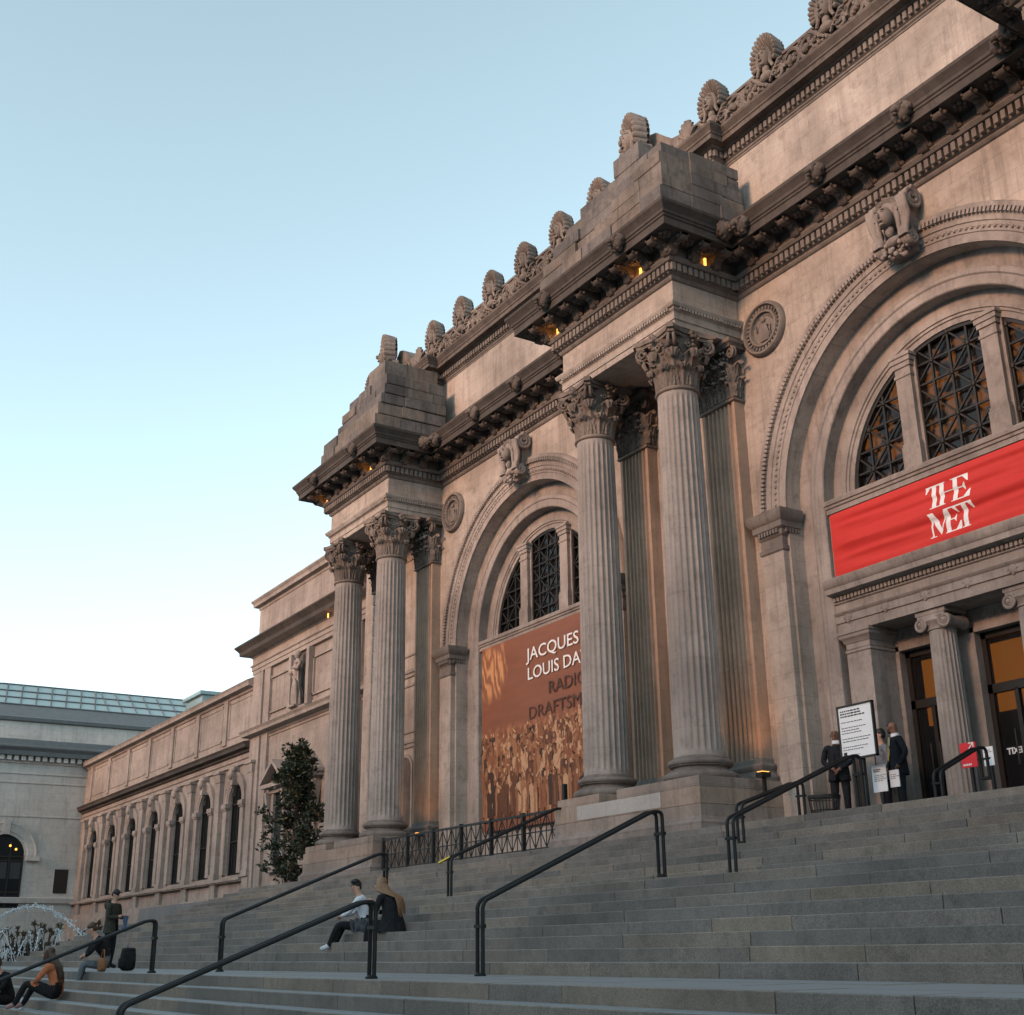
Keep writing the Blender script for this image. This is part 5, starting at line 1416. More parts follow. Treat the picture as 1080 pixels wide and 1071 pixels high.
# ------------------------------------------------------------------ handrails on the steps
def bent(pts, rad, n=6):
    # round the corners of a polyline
    pts = [Vector(p) for p in pts]; out = [pts[0]]
    for a, b, c in zip(pts, pts[1:], pts[2:]):
        d1 = (a-b); d2 = (c-b); r = min(rad, d1.length*0.45, d2.length*0.45)
        p0 = b+d1.normalized()*r; p1 = b+d2.normalized()*r
        for i in range(n+1):
            t = i/n; out.append(p0*(1-t)**2+b*2*t*(1-t)+p1*t*t)
    out.append(pts[-1]); return out
def handrail(name, label, x, y0, z0, y1, z1, h=0.9, low_post=True, hi_post=True, tall=0.0, gap=0.066, brass=False):
    t = thing(name, label, 'handrail', (x, y1, z1), 'twin tube handrails on the steps')
    m = MB()
    for s in (-1, 1):
        pts = []
        xx = x+s*gap
        if low_post: pts.append((xx*1, y0, z0))
        pts += [(xx, y0, z0+h), (xx, y1-0.16, z1+h)]
        pts += [(xx, y1, z1+h)]
        if hi_post: pts.append((xx, y1, z1))
        m.tube(bent(pts, 0.09), 0.026, 10)
    m.build('rail', M['rail'], t, smooth=40)
    for y_, z_ in ((y0, z0), (y1, z1)):
        if y_ == y0 and not low_post: continue
        p = MB()
        p.lathe([(0.0, z_), (0.075, z_), (0.075, z_+0.02), (0.05, z_+0.04), (0.0, z_+0.04)], x, y_, 14)
        p.box(x-gap-0.034, x+gap+0.034, y_-0.032, y_+0.032, z_+h*0.64, z_+h*0.69)
        if tall and y_ == y1: p.box(x-0.045, x+0.045, y1+0.03, y1+0.12, z1, z1+tall)
        p.build('post', M['rail'], t, smooth=40)
    if brass:
        b = MB(); b.tube([(x-gap-0.05, y0-0.20, z0+h-0.10), (x-gap-0.01, y0+0.03, z0+h+0.02)], 0.03, 10); b.build('brass_sleeve', M['brass'], t, smooth=40)
    return t
L1z, L2z = zn(0), zn(8)
handrail('handrail', 'black twin handrail with plain ends running up the middle flight nearest the right', -14.12, 8.32, L1z, 11.27, L2z, 0.88)
handrail('handrail', 'black twin handrail climbing to the large white notice board by the entrance', -14.02, 12.5, L2z, 15.28, ZL, 0.84)
handrail('handrail', 'black twin handrail of the lowest flight in the foreground, ending beside the seated young man', -14.1, 3.9, zn(-7), 6.82, L1z, 0.86)
handrail('handrail', 'black twin handrail of the lowest flight passing in front of the people at far left', -22.75, 3.9, zn(-7), 6.78, L1z, 0.86)
handrail('handrail', 'black twin handrail on the middle flight behind the seated couple', -22.75, 8.0, L1z, 11.25, L2z, 0.88)
handrail('handrail', 'black twin handrail with a brass end and tall top post below the exhibition banner', -22.4, 12.5, L2z, 15.25, ZL, 0.82, tall=1.35, brass=True)
handrail('handrail', 'short low black handrail at the foot of the big plinth, behind the longer entrance rail', -15.35, 13.9, zn(12), 15.3, ZL-0.05, 0.62)
handrail('handrail', 'short black handrail on the landing in front of the glass doors', -12.75, 15.6, ZL-0.02, 16.75, ZL+0.42, 0.48)

# lattice fence across the left bay
fen = thing('lattice_fence', 'low black iron lattice fence standing on the landing below the exhibition banner', 'fence', (-26.8, 15.3, ZL))
fx0, fx1, fy, fh = -31.1, -22.62, 15.3, 0.86
m = MB(); m.box(fx0, fx1, fy-0.03, fy+0.03, ZL+fh-0.05, ZL+fh); m.box(fx0, fx1, fy-0.015, fy+0.015, ZL+0.06, ZL+0.09); m.box(fx0, fx1, fy-0.012, fy+0.012, ZL+0.42, ZL+0.445); m.build('top_rail', M['iron'], fen)
np_ = 6
for i in range(np_+1):
    x = fx0+(fx1-fx0)*i/np_; p = MB(); p.box(x-0.035, x+0.035, fy-0.045, fy+0.045, ZL, ZL+fh+0.03); p.build('post', M['iron'], fen)
lat = MB()
for i in range(np_):
    a = fx0+(fx1-fx0)*i/np_+0.04; w = (fx1-fx0)/np_-0.08; k = 3
    for j in range(k):
        xa = a+w*j/k; xb = a+w*(j+1)/k; zc = ZL+0.43
        for p0, p1 in (((xa, ZL+0.08), (xb, ZL+fh-0.05)), ((xb, ZL+0.08), (xa, ZL+fh-0.05)), (((xa+xb)/2, ZL+0.08), ((xa+xb)/2, ZL+fh-0.05)), ((xb, ZL+0.08), (xb, ZL+fh-0.05))):
            lat.tube([(p0[0], fy, p0[1]), (p1[0], fy, p1[1])], 0.013, 5)
        lat.ball(((xa+xb)/2, fy, zc), (0.05, 0.025, 0.05), nu=8, nv=5)
lat.build('lattice_panel', M['iron'], fen)

# floodlights, glowing
def floodlight(label, x, y, z, tgt, watts):
    t = thing('floodlight', label, 'floodlight', (x, y, z), 'floodlights at the column feet')
    m = MB(); m.box(x-0.03, x+0.03, y-0.03, y+0.03, z-0.42, z-0.04); m.box(x-0.09, x+0.09, y-0.12, y+0.10, z-0.06, z+0.03); m.build('housing', M['iron'], t)
    g = MB(); g.box(x-0.07, x+0.07, y-0.10, y+0.08, z+0.032, z+0.045); g.build('lens', M['lamp_glow'], t)
    ld = bpy.data.lights.new('floodlight_beam', 'SPOT'); ld.energy = watts; ld.color = (1.0, 0.42, 0.12); ld.spot_size = radians(75); ld.spot_blend = 0.9; ld.shadow_soft_size = 0.05
    o = bpy.data.objects.new('floodlight_beam', ld); link(o, t, (x, y, z+0.09))
    o.rotation_euler = (Vector(tgt)-Vector((x, y, z+0.09))).to_track_quat('-Z', 'Y').to_euler()
floodlight('small glowing floodlight on a stub post at the near pilaster foot, by the entrance', -17.42, 16.45, 3.08, (-18.9, 17.1, 5.5), 22)
floodlight('small glowing floodlight on a stub post at the far column pair, above the lattice fence', -31.12, 16.4, 3.06, (-32.6, 17.1, 5.2), 14)
def cornice_lamp(x, y, z):
    g = MB(); g.tube([(x, y, z-0.07), (x, y, z+0.07)], 0.03, 8); g.ball((x, y, z+0.08), 0.036, nu=8, nv=6)
    o = g.build('cornice_lamp', M['lamp_glow'], museum, smooth=60)
    ld = bpy.data.lights.new('cornice_lamp_light', 'POINT'); ld.energy = 0.9; ld.color = (1.0, 0.40, 0.10); ld.shadow_soft_size = 0.04
    l = bpy.data.objects.new('cornice_lamp_light', ld); link(l, museum, (x, y-0.10 if y < YE else y, z))
for c in PIERS[1:]:
    for dx in (-1.95, 1.35): cornice_lamp(c+dx, YE-0.24, 14.17)
cornice_lamp(PIERS[1]+PW+0.26, YE+0.75, 14.2)
cornice_lamp(-42.9, YG-0.5, 12.25)

# ------------------------------------------------------------------ signs, bin
def sign_lines(m, x, y, z0, w, rows, rng, lh):
    z = z0
    for n, b in rows:
        for _ in range(n):
            xx = x; end = x+w*rng.uniform(0.55, 0.95)
            while xx < end:
                ww = rng.uniform(0.02, 0.07); m.box(xx, xx+ww, y-0.002, y, z, z+lh*(0.5 if b else 0.26)); xx += ww+0.014
            z -= lh
        z -= lh*1.1
s = thing('notice_board', 'large white printed notice board in a black frame at the top of the steps', 'sign', (-14.62, 16.0, ZL))
m = MB(); m.box(-15.0, -14.24, 16.0, 16.03, 3.00, 3.88); m.build('board', M['paper'], s)
m = MB()
for a in ((-15.02, -14.99, 2.98, 3.90), (-14.25, -14.22, 2.98, 3.90), (-15.02, -14.22, 3.87, 3.90), (-15.02, -14.22, 2.98, 3.01)): m.box(a[0], a[1], 15.985, 16.04, a[2], a[3])
m.build('frame', M['iron'], s)
m = MB(); m.box(-14.66, -14.58, 16.04, 16.1, ZL, 3.1); m.box(-14.95, -14.3, 15.85, 16.25, ZL, ZL+0.03); m.build('stand', M['iron'], s)
m = MB(); rg = random.Random(4); sign_lines(m, -14.95, 15.998, 3.79, 0.62, [(3, True), (1, False), (3, False), (2, False), (2, False)], rg, 0.045); m.box(-14.95, -14.88, 15.996, 15.998, 3.04, 3.11); sign_lines(m, -14.85, 15.998, 3.05, 0.4, [(1, False)], rg, 0.03)
m.build('printing', M['ink'], s)
def small_sign(name, label, x, y, zc, w, h, mat, pole=True):
    s = thing(name, label, 'sign', (x, y, ZL))
    m = MB(); m.box(x-w/2, x+w/2, y, y+0.015, zc-h/2, zc+h/2); b = m.build('panel', mat, s)
    m = MB(); m.box(x-0.025, x+0.025, y+0.017, y+0.06, ZL, zc); m.box(x-0.14, x+0.14, y-0.1, y+0.16, ZL, ZL+0.02); m.build('stand', M['iron'], s)
    return s, b
s, b = small_sign('red_sign', 'small red sign with a white arrow on a stand beside the glass door', -13.22, 17.0, 2.92, 0.31, 0.40, M['sign_red'])
m = MB(); x, z, y = -13.22, 2.97, 16.997
def strip(m, a, b, w, y):
    a = Vector(a); b = Vector(b); d = (b-a).normalized(); nn = Vector((-d.y, d.x))*w/2
    m.prism([tuple(a-nn), tuple(b-nn), tuple(b+nn), tuple(a+nn)], lambda u, v, w_: (u, w_, v), y-0.002, y)
strip(m, (x+0.0, z+0.02), (x+0.11, z+0.13), 0.018, y); strip(m, (x+0.03, z+0.135), (x+0.12, z+0.135), 0.018, y-0.0005); strip(m, (x+0.115, z+0.05), (x+0.115, z+0.14), 0.018, y-0.001)
for k in range(5): m.box(x-0.12+k*0.035, x-0.095+k*0.035, y-0.002, y, 2.75, 2.78)
m.build('arrow', M['white'], b)
s, b = small_sign('white_sign', 'small white sign on a stand just right of the red arrow sign', -12.88, 17.05, 2.86, 0.19, 0.30, M['paper'])
m = MB(); sign_lines(m, -12.95, 17.046, 2.95, 0.14, [(2, False), (3, False)], rg, 0.028); m.build('printing', M['ink'], b)
s, b = small_sign('white_sign', 'white paper sign with a black post under the large notice board', -14.55, 16.35, 2.66, 0.30, 0.44, M['paper'])
m = MB(); sign_lines(m, -14.66, 16.346, 2.80, 0.22, [(2, True), (4, False)], rg, 0.03); m.build('printing', M['ink'], b)
s, b = small_sign('white_sign', 'narrow white paper sign between the large notice board and the man in the yellow tie', -14.32, 16.45, 2.64, 0.20, 0.28, M['paper'])
m = MB(); sign_lines(m, -14.39, 16.446, 2.70, 0.14, [(3, False)], rg, 0.03); m.build('printing', M['ink'], b)
# wire waste basket
bn = thing('waste_basket', 'round black wire waste basket on the landing behind the top step', 'bin', (-15.75, 16.25, ZL))
m = MB(); bx, by = -15.75, 16.25
for k in range(28):
    a = 2*pi*k/28; m.tube([(bx+0.22*cos(a), by+0.22*sin(a), ZL+0.01), (bx+0.27*cos(a), by+0.27*sin(a), ZL+0.42)], 0.008, 4)
for z, r in ((0.02, 0.225), (0.2, 0.245), (0.40, 0.272)):
    m.tube([(bx+r*cos(2*pi*i/28), by+r*sin(2*pi*i/28), ZL+z) for i in range(29)], 0.012, 5)
m.build('wire_frame', M['iron'], bn)
m = MB(); m.lathe([(0.25, ZL+0.42), (0.285, ZL+0.425), (0.285, ZL+0.46), (0.25, ZL+0.46)], bx, by, 28, cap=False); m.build('rim', M['iron'], bn)

# ------------------------------------------------------------------ people
M['skin'] = plain('skin', (0.48, 0.28, 0.20), 0.55, 0, 0.4, 0.06)
M['skin_dark'] = plain('dark_skin', (0.20, 0.10, 0.065), 0.5, 0, 0.4, 0.06)
M['hair_black'] = plain('black_hair', (0.012, 0.010, 0.009), 0.5, var=0.4, vscale_=40)
M['hair_brown'] = plain('brown_hair', (0.06, 0.032, 0.018), 0.5, var=0.5, vscale_=30)
M['hair_blond'] = plain('light_brown_hair', (0.21, 0.112, 0.052), 0.45, var=0.55, vscale_=26)
M['black_cloth'] = plain('black_cloth', (0.014, 0.014, 0.016), 0.85, 0, 0.2, 0.3, fold=0.9)
M['dark_suit'] = plain('dark_suit', (0.014, 0.015, 0.019), 0.8, 0, 0.2, 0.2, fold=0.9)
M['white_shirt'] = plain('white_shirt', (0.66, 0.68, 0.72), 0.85, var=0.05, fold=0.9)
M['grey_cloth'] = plain('grey_cloth', (0.16, 0.17, 0.19), 0.85, fold=0.9)
M['olive_cloth'] = plain('dark_olive_cloth', (0.030, 0.030, 0.020), 0.85, fold=0.9)
M['grey_jeans'] = plain('grey_jeans', (0.10, 0.115, 0.13), 0.85, fold=0.9)
M['rust_cloth'] = plain('rust_knit', (0.44, 0.145, 0.06), 0.9, var=0.25, vscale_=30, fold=0.7)
M['yellow_tie'] = plain('yellow_tie', (0.72, 0.40, 0.03), 0.6)
M['shoe_white'] = plain('pale_shoe', (0.55, 0.56, 0.58), 0.6)
M['shoe_pink'] = plain('pink_shoe', (0.30, 0.16, 0.16), 0.7)
M['blue_cloth'] = plain('blue_cloth', (0.10, 0.16, 0.28), 0.8, fold=0.9)
M['brown_bag'] = plain('brown_leather', (0.20, 0.085, 0.03), 0.6)

def skin_body(name, J, bones, mats, parent, extra=None):
    # J: joint -> (x, y, z, radius); bones: (a, b, material index); one continuous skinned surface
    names = list(J); idx = {k: i for i, k in enumerate(names)}
    me = bpy.data.meshes.new(name)
    me.from_pydata([J[k][:3] for k in names], [(idx[a], idx[b]) for a, b, _ in bones], [])
    o = bpy.data.objects.new(name, me); COL.objects.link(o)
    o.modifiers.new('skin', 'SKIN')
    for i, k in enumerate(names):
        d = me.skin_vertices[0].data[i]; r = J[k][3]
        d.radius = r if isinstance(r, tuple) else (r, r)
        d.use_root = (k == 'pelvis')
    ss = o.modifiers.new('sub', 'SUBSURF'); ss.levels = 2; ss.render_levels = 2
    dg = bpy.context.evaluated_depsgraph_get()
    nm = bpy.data.meshes.new_from_object(o.evaluated_get(dg))
    bpy.data.objects.remove(o)
    nm.materials.clear()
    for mm in mats: nm.materials.append(mm)
    segs = [(Vector(J[a][:3]), Vector(J[b][:3]), mi) for a, b, mi in bones]
    for p in nm.polygons:
        c = p.center; best = 1e9
        for a, b, mi in segs:
            ab = b-a; t_ = max(0, min(1, (c-a).dot(ab)/max(ab.length_squared, 1e-9))); d = (c-a-ab*t_).length
            if d < best: best = d; bi = mi
        p.material_index = bi; p.use_smooth = True
    bm = bmesh.new(); bm.from_mesh(nm)
    if extra:
        e = extra; vs_ = [bm.verts.new(v) for v in e.v]
        for f, mi in zip(e.f, e.m):
            try:
                q = bm.faces.new([vs_[i] for i in f]); q.material_index = mi; q.smooth = True
            except ValueError: pass
    bm.to_mesh(nm); bm.free()
    ob = bpy.data.objects.new(name, nm)
    return link(ob, parent)

def frame(fwd):
    f = Vector(fwd); f.normalize(); return f
def person(label, origin, facing, pose, mats, hair=None, hair_style='short', skin=None, cloth_extra=None, scale=1.0, head_turn=0.0, head_pitch=0.0, beard=False, hair_back=-0.06):
    # pose: joints in a body frame: x to the person's left, y forward, z up, from the origin (ground or seat point)
    fa = math.radians(facing)
    fx = Vector((cos(fa), sin(fa), 0)); lx = Vector((-sin(fa), cos(fa), 0))
    O = Vector(origin)
    def W(p): return O+(lx*p[0]+fx*p[1]+Vector((0, 0, 1))*p[2])*scale
    t = thing('person', label, 'person', origin)
    # mats: skin, top, legs, shoes
    J = {}
    for k, v in pose.items():
        w = W(v[:3]); r = v[3]; r = tuple(q*scale for q in r) if isinstance(r, tuple) else r*scale
        J[k] = (w.x, w.y, w.z, r)
    bones = [('pelvis','waist',2),('waist','chest',1),('chest','neck0',1),('neck0','neck',0),('neck','head',0),('head','crown',0)]
    for s in ('l','r'):
        bones += [('pelvis','hip'+s,2),('hip'+s,'knee'+s,2),('knee'+s,'ankle'+s,2),('ankle'+s,'toe'+s,3),
                  ('chest','sho'+s,1),('sho'+s,'elb'+s,1),('elb'+s,'wri'+s,1),('wri'+s,'palm'+s,0)]
    hd = Vector(J['head'][:3]); hs = 0.1*scale
    ht = fa+math.radians(head_turn); hp = math.radians(head_pitch)
    hf = Vector((cos(ht)*cos(hp), sin(ht)*cos(hp), -sin(hp))); hl = Vector((-sin(ht), cos(ht), 0)); hu = hf.cross(hl)
    def H(a, b, c): return hd+(hl*a+hf*b+hu*c)*scale
    ex = MB()
    def lump(p, r, m):
        tmp = MB(); tmp.ball((0,0,0), 1.0, nu=8, nv=6)
        ex.merge(tmp, lambda q: tuple(H(p[0]+q[0]*r[0], p[1]+q[1]*r[1], p[2]+q[2]*r[2])), m)
    lump((0, 0.095, -0.02), (0.013, 0.026, 0.028), 0)                    # nose
    lump((0, 0.083, -0.062), (0.026, 0.010, 0.007), 5)                   # mouth
    for s in (-1, 1):
        lump((s*0.032, 0.081, 0.012), (0.014, 0.010, 0.007), 4)          # eyes
        lump((s*0.034, 0.083, 0.034), (0.022, 0.010, 0.005), 4)          # brows
        lump((s*0.084, 0.0, -0.01), (0.012, 0.022, 0.032), 0)            # ears
    if beard:
        lump((0, 0.052, -0.085), (0.062, 0.045, 0.045), 4)
    # hands: four fingers and a thumb from each palm
    for s in ('l','r'):
        p = Vector(J['palm'+s][:3]); w = Vector(J['wri'+s][:3]); d = (p-w).normalized()
        side = d.cross(Vector((0,0,1)));
        if side.length < 0.1: side = d.cross(fx)
        side.normalize(); bend = d.cross(side).normalized()
        if bend.z > 0: bend = -bend
        for k, L in enumerate((0.062, 0.072, 0.068, 0.054)):
            b0 = p+side*((k-1.5)*0.019*scale); 
            ex.tube([b0-d*0.02*scale, b0+d*L*0.5*scale+bend*0.006*scale, b0+d*L*0.85*scale+bend*0.022*scale, b0+d*L*0.95*scale+bend*0.04*scale], [0.0095*scale, 0.009*scale, 0.008*scale, 0.006*scale], 6, 0)
        b0 = p-d*0.035*scale-side*0.03*scale
        ex.tube([b0, b0-side*0.022*scale+d*0.028*scale, b0-side*0.022*scale+d*0.055*scale+bend*0.012*scale], [0.011*scale, 0.010*scale, 0.007*scale], 6, 0)
    allm = [skin or M['skin']]+list(mats)+[M['hair_black'], M['lip']]
    skin_body('body', J, bones, allm, t, ex)
    if hair:
        hm = MB(); r = random.Random(hash(label) % 999 if False else len(label))
        def hb(p, rr, jit=0.06):
            tmp = MB(); tmp.ball((0,0,0), 1.0, nu=14, nv=10, jit=jit, rng=r)
            hm.merge(tmp, lambda q: tuple(H(p[0]+q[0]*rr[0], p[1]+q[1]*rr[1], p[2]+q[2]*rr[2])))
        if hair_style == 'bald': hb((0, -0.02, 0.055), (0.080, 0.088, 0.066), 0.01)
        else:
            hb((0, -0.028, 0.052), (0.088, 0.094, 0.080)); hb((0, -0.048, 0.01), (0.086, 0.068, 0.09))
            if hair_style == 'full': hb((0, 0.01, 0.105), (0.088, 0.092, 0.05), 0.15)
            if hair_style == 'long':
                hs_ = [H(a, b, c) for a, b, c in ((0, -0.06, 0.08),)]
                for k in range(54):
                    a0 = -1.9+3.8*(k%27)/26+r.uniform(-.05,.05)
                    x, y = 0.082*sin(a0), -0.088*cos(a0)
                    st_ = H(x*0.9, y*0.9+0.0, 0.05); L = r.uniform(0.34, 0.50)
                    mid = H(x*1.45, y*1.7-0.03, -0.10)
                    yb = hair_back+r.uniform(-.025, .01); e1 = W((x*1.25+r.uniform(-.02,.02), yb+0.03+0.05*abs(x)/.08, 0.57)); e2 = W((x*0.95+r.uniform(-.035,.035), yb, 0.57-L*r.uniform(0.35, 0.72)))
                    hm.tube([st_, mid, e1, e2], [0.020*scale, 0.020*scale, 0.013*scale, 0.003*scale], 5)
        hm.build('hair', hair, t, smooth=70)
    return t, W, H
M['lip'] = plain('lip', (0.33, 0.13, 0.10), 0.5)

def stand(h=1.78, arms='down', lean=0.0, stance=0.10, step=0.0):
    k = h/1.78
    P = dict(pelvis=(0,0,0.95,(0.15,0.11)), waist=(0,0.0,1.10,(0.135,0.105)), chest=(0,0.0+lean,1.32,(0.165,0.12)), neck0=(0,lean,1.47,(0.075,0.07)), neck=(0,0.012+lean,1.535,0.056), head=(0,0.03+lean,1.655,(0.078,0.095)), crown=(0,0.018+lean,1.735,(0.062,0.07)),
             hipl=(0.10,0,0.90,(0.095,0.10)), kneel=(stance+0.01,0.02,0.50,0.07), anklel=(stance,-0.02+step,0.09,0.052), toel=(stance+0.02,0.15+step,0.04,(0.045,0.035)),
             hipr=(-0.10,0,0.90,(0.095,0.10)), kneer=(-stance-0.01,0.02,0.50,0.07), ankler=(-stance,-0.02-step,0.09,0.052), toer=(-stance-0.02,0.15-step,0.04,(0.045,0.035)),
             shol=(0.195,lean,1.43,0.072), shor=(-0.195,lean,1.43,0.072))
    if arms == 'down': A = dict(elbl=(0.27,-0.03,1.15,0.052), wril=(0.26,0.06,0.92,0.038), palml=(0.25,0.09,0.84,(0.036,0.022)), elbr=(-0.27,-0.03,1.15,0.052), wrir=(-0.26,0.06,0.92,0.038), palmr=(-0.25,0.09,0.84,(0.036,0.022)))
    elif arms == 'front': A = dict(elbl=(0.27,0.02,1.16,0.055), wril=(0.08,0.20,1.0,0.04), palml=(0.02,0.23,0.96,(0.036,0.022)), elbr=(-0.27,0.02,1.16,0.055), wrir=(-0.07,0.20,1.02,0.04), palmr=(-0.01,0.25,0.98,(0.036,0.022)))
    elif arms == 'read': A = dict(elbl=(0.25,0.05,1.14,0.055), wril=(0.12,0.27,1.15,0.04), palml=(0.08,0.33,1.18,(0.036,0.022)), elbr=(-0.25,0.05,1.14,0.055), wrir=(-0.12,0.27,1.15,0.04), palmr=(-0.08,0.33,1.18,(0.036,0.022)))
    elif arms == 'pocket': A = dict(elbl=(0.32,-0.06,1.15,0.055), wril=(0.22,0.06,0.95,0.042), palml=(0.18,0.08,0.90,(0.036,0.024)), elbr=(-0.28,0.0,1.16,0.055), wrir=(-0.24,0.14,0.93,0.04), palmr=(-0.22,0.18,0.86,(0.036,0.022)))
    P.update(A)
    return {q: (v[0]*k, v[1]*k, v[2]*k, v[3]) for q, v in P.items()}
def sit(drop=0.31, fwd_=0.42, hunch=0.10, knees=0.16, arms='knee', reach=0.0, spread=0.14):
    # origin: seat point under the hips; feet 'drop' below the seat, a sitting adult 0.86 tall
    P = dict(pelvis=(0,0,0.12,(0.16,0.13)), waist=(0,0.02,0.28,(0.135,0.11)), chest=(0,0.04+hunch,0.50,(0.165,0.12)), neck0=(0,0.05+hunch*1.4,0.63,(0.075,0.07)), neck=(0,0.075+hunch*1.6,0.685,0.056), head=(0,0.11+hunch*1.8,0.79,(0.078,0.095)), crown=(0,0.10+hunch*1.8,0.865,(0.062,0.07)),
             shol=(0.19,0.04+hunch*1.3,0.595,0.07), shor=(-0.19,0.04+hunch*1.3,0.595,0.07))
    kz = 0.44-drop+0.02
    for s, q in ((1,'l'),(-1,'r')):
        off = 0.05 if q == 'l' else 0.0
        P['hip'+q] = (s*0.10, 0.05, 0.11, (0.10,0.095)); P['knee'+q] = (s*spread, fwd_-0.02+off, max(0.12, kz), 0.072)
        P['ankle'+q] = (s*(spread-0.01), fwd_+0.04+off+reach, -drop+0.10, 0.05); P['toe'+q] = (s*(spread+0.01), fwd_+0.20+off+reach, -drop+0.045, (0.045,0.036))
    if arms == 'knee':
        A = dict(elbl=(0.25,0.22+hunch,0.36,0.05), wril=(0.12,0.42,0.30,0.038), palml=(0.07,0.47,0.28,(0.036,0.022)), elbr=(-0.25,0.22+hunch,0.36,0.05), wrir=(-0.10,0.42,0.32,0.038), palmr=(-0.05,0.47,0.30,(0.036,0.022)))
    elif arms == 'prop':
        A = dict(elbl=(0.25,0.22+hunch,0.36,0.05), wril=(0.12,0.40,0.30,0.038), palml=(0.07,0.46,0.29,(0.036,0.022)), elbr=(-0.30,-0.02+hunch,0.32,0.05), wrir=(-0.34,0.05,0.10,0.038), palmr=(-0.35,0.10,0.035,(0.036,0.022)))
    elif arms == 'phone':
        A = dict(elbl=(0.24,0.12+hunch,0.35,0.05), wril=(0.10,0.32+hunch,0.50,0.038), palml=(0.05,0.36+hunch,0.55,(0.036,0.022)), elbr=(-0.24,0.14+hunch,0.36,0.05), wrir=(-0.10,0.38,0.34,0.038), palmr=(-0.05,0.43,0.34,(0.036,0.022)))
    P.update(A); return P

# suited men at the top of the steps
t, W, H = person('man in a dark suit standing behind the large notice board', (-16.05, 17.0, ZL), -60, stand(1.74, 'front'), [M['dark_suit'], M['dark_suit'], M['black_cloth']], None, 'bald', M['skin_dark'])
m = MB(); m.tube([W((0.0,0.0,1.45)), W((0.0,0.0,1.51))], [0.085, 0.075], 10); m.build('shirt_collar', M['white_shirt'], t)
m = MB(); rows = []
def jacket(t, W, k=1.0, mat=None, open_=True):
    rows = []
    for z, rx, ry in ((1.30,0.19,0.145),(1.15,0.175,0.14),(1.0,0.185,0.15),(0.86,0.20,0.165),(0.80,0.205,0.17)):
        row = []
        for i in range(25):
            a = pi/2+0.18+(2*pi-0.36)*i/24
            row.append(W((rx*cos(a), ry*sin(a), z*k)))
        rows.append(row)
    m = MB(); m.grid(rows); m.build('jacket', mat, t, smooth=60)
jacket(t, W, 0.98, M['dark_suit'])
t, W, H = person('bearded man in a dark suit, white shirt and yellow tie standing by the glass doors', (-14.98, 17.35, ZL), 238, stand(1.76, 'pocket', 0.0), [M['dark_suit'], M['dark_suit'], M['black_cloth']], None, 'bald', M['skin_dark'], beard=True, head_turn=-45)
jacket(t, W, 0.99, M['dark_suit'])
m = MB(); m.add([W((-0.055,0.118,1.44)), W((0.055,0.118,1.44)), W((0.045,0.150,1.12)), W((-0.045,0.150,1.12))], [(0,1,2,3)]); m.tube([W((0,0.0,1.46)), W((0,0.008,1.515))], [0.08, 0.07], 10); m.build('shirt', M['white_shirt'], t)
m = MB(); m.add([W((-0.02,0.126,1.45)), W((0.02,0.126,1.45)), W((0.04,0.162,1.08)), W((0.0,0.163,1.02)), W((-0.04,0.162,1.08))], [(0,1,2,3,4)]); m.build('tie', M['yellow_tie'], t)
t, W, H = person('man in a grey suit partly hidden behind the man in the yellow tie', (-15.62, 17.7, ZL), -120, stand(1.72, 'down'), [M['grey_cloth'], M['dark_suit'], M['black_cloth']], M['hair_black'], 'short', M['skin'])
jacket(t, W, 0.97, M['grey_cloth'])

# seated couple in the middle of the steps
z4 = zn(4)
t, W, H = person('young man with black hair and white shirt over dark trousers sitting on the steps', (-21.35, 10.2, z4), 236, sit(0.31, 0.46, 0.06, arms='knee', reach=0.10), [M['white_shirt'], M['black_cloth'], M['shoe_white']], M['hair_black'], 'full', M['skin'], head_turn=50)
m = MB(); m.grid([[W((0.17+0.05*sin(3*i)+0.03*j, -0.10+0.05*i, 0.02+0.045*j+0.02*sin(2*i+j))) for i in range(8)] for j in range(6)]); m.build('grey_jacket', M['grey_cloth'], t, smooth=70)
t, W, H = person('woman with long light brown hair in a black coat sitting on the steps', (-20.25, 10.2, z4), 212, sit(0.31, 0.40, 0.10, arms='phone'), [M['black_cloth'], M['black_cloth'], M['black_cloth']], M['hair_blond'], 'long', M['skin'], hair_back=-0.16)
m = MB()
rows = []
for z, rx, ry in ((0.58,0.17,0.12),(0.45,0.20,0.155),(0.28,0.205,0.17),(0.12,0.25,0.22),(0.01,0.29,0.26)):
    rows.append([W((rx*cos(2*pi*i/24), 0.03+ry*sin(2*pi*i/24)+0.12*max(0, z-0.2), z)) for i in range(25)])
m.grid(rows); m.build('coat', M['black_cloth'], t, smooth=70)

